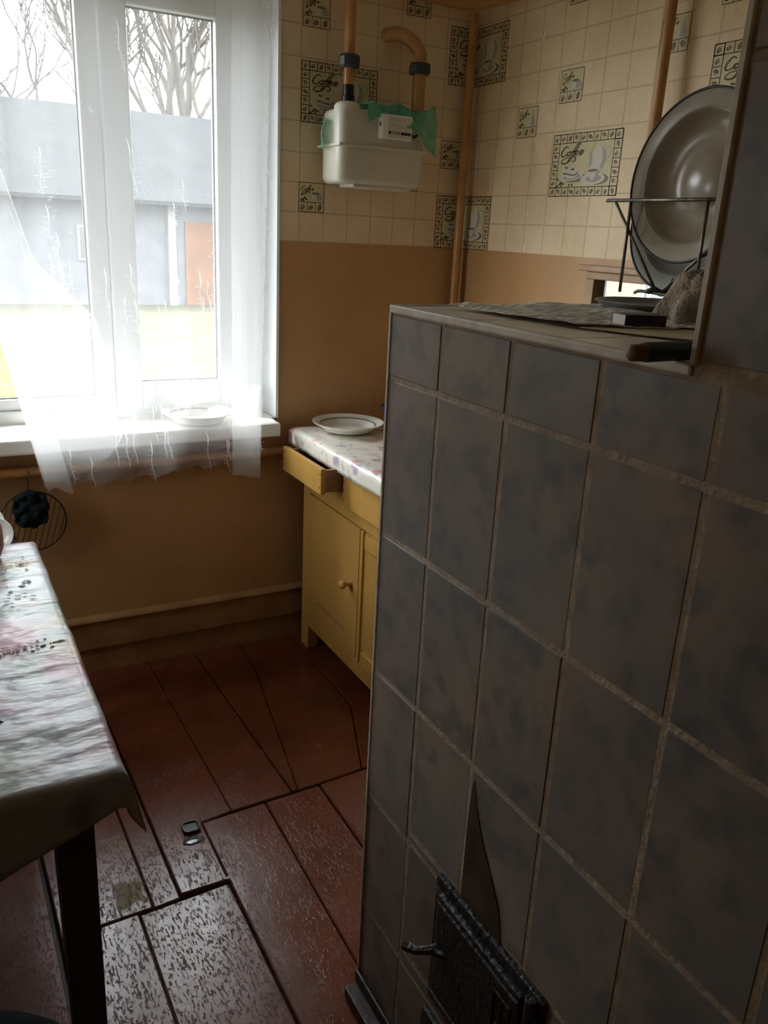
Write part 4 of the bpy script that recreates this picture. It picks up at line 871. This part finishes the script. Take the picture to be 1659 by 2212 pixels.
# ---------------------------------------------------------------- small things on the floor
fr_ = empty('floor_ring', (-1.419,-.999,.001), 'small square metal ring with dark centre lying on the floor boards', 'metal ring')
sq = [(-1.419+.021*sx_, -.999+.021*sy_) for sx_, sy_ in ((-.7,-1),(.7,-1),(1,-.7),(1,.7),(.7,1),(-.7,1),(-1,.7),(-1,-.7))]
MB().tube([(x,y,.006) for x,y in sq+sq[:1]], .0035, 8, caps=False).build('rim', STEEL, fr_, smooth=True)
MB().prism(sq, .0008, .004).build('dark_plate', BLACK, fr_); local(fr_)
mb = MB(); drop_z = .001
n = 14
vs = [(-1.425+.030*math.cos(2*math.pi*k/n)*(1+.3*noise.noise((k,1,1))), -1.045+.017*math.sin(2*math.pi*k/n)*(1+.3*noise.noise((k,2,5))), .0006) for k in range(n)]
mb.add(vs+[(-1.425,-1.045,.003)], [(k,(k+1)%n,n) for k in range(n)])
tag(mb.build('water_puddle', DROP, smooth=True), 'small puddle beside the square metal ring on the floor', 'puddle')
tag(MB().lathe([(0,.006),(.004,.005),(.006,.002),(.005,0),(0,0)], (-1.387,-1.227,.0005), seg=8).build('white_crumb', DUSTM, smooth=True), 'tiny white crumb in the gap of the floor boards', 'crumb')
# ---------------------------------------------------------------- outdoors
GZ = -.15
struct(MB().grid(lambda u, v: (-60+u*120, -20+v*110, GZ+.04*noise.noise((u*60,v*45,1))), 60, 55).build('ground', GRASS, smooth=True))
sh = empty('barn', (2,17,GZ), 'long grey slate roofed barn across the yard behind the bare trees', 'barn')
SY = 16.0
MB().box(-14, 12, SY, SY+6, GZ, 2.08).build('wall', BARN, sh)
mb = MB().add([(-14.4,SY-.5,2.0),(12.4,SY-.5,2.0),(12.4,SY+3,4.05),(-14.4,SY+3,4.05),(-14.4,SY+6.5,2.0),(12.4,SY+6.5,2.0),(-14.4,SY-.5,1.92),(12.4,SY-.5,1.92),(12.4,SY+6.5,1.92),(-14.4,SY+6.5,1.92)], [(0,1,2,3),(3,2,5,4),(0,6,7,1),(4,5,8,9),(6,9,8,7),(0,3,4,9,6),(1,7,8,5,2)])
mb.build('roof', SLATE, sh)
for xd in (3.40,-3.2,8.4): d = MB().box(xd, xd+.75, SY-.06, SY, GZ, 1.62).build('door', BDOOR, sh); MB().box(xd+.62,xd+.66,SY-.10,SY-.06,.75,.9).build('door_handle', IRON, d)
for xd in (3.02,4.22,-3.6): MB().box(xd, xd+.16, SY-.12, SY, GZ, 1.95).build('post', LIME, sh)
for xd in (1.2,-1.6,6.2): f = MB().box(xd-.05, xd+.75, SY-.05, SY, .75, 1.45).build('window', LIME, sh); MB().box(xd, xd+.70, SY-.06, SY-.05, .80, 1.40).build('pane', BLACK, f)
local(sh)
def tree(x, y, h, lean, seed, label, r0=.10, split=.42):
    R = random.Random(seed); t = empty('bare_tree', (x,y,GZ), label, 'tree', 'bare trees in the yard'); trunk, br = MB(), MB()
    def grow(p, d, L, r, depth):
        pts = [p]; q = p.copy(); dd = d.copy(); n = 4
        for k in range(n):
            dd = (dd+Vector((R.gauss(0,.10),R.gauss(0,.10),R.gauss(.04,.05)))).normalized(); q = q+dd*L/n; pts.append(q.copy())
        (trunk if depth == 0 else br).tube(pts, [r*(1-.35*k/n) for k in range(n+1)], 6 if depth < 2 else 4, caps=False)
        if depth >= 6 or r < .004: return
        for k in range(R.choice((2,3,3)) if depth else 4):
            a = R.uniform(.3,.95); nd = (dd+Vector((R.uniform(-1,1),R.uniform(-1,1),R.uniform(-.15,.5)))*a).normalized()
            grow(pts[-1] if k < 2 else pts[2], nd, L*(R.uniform(.40,.62) if depth == 0 else R.uniform(.58,.85)), r*.66, depth+1)
    grow(Vector((x,y,GZ-.1)), Vector((lean,0,1)).normalized(), h*split, r0, 0)
    trunk.build('trunk', BARK, t, smooth=True); b = br.build('branches', BARK, t, smooth=True); local(t)
tree(5.75,26,13.5,-.03,3,'thick forked bare tree above the barn roof in the right pane',.20,.37)
tree(5.15,27,13,-.02,5,'bare tree with a leaning trunk left of the forked one in the right pane',.15,.42)
tree(2.75,25,13.5,-.05,8,'bare tree beside the window post in the left pane',.14,.36)
tree(1.50,28,13,-.06,12,'thin bare tree at the left edge of the left pane',.10,.38)
tree(7.35,30,14,-.08,21,'slim bare tree at the right edge of the right pane',.16,.45)
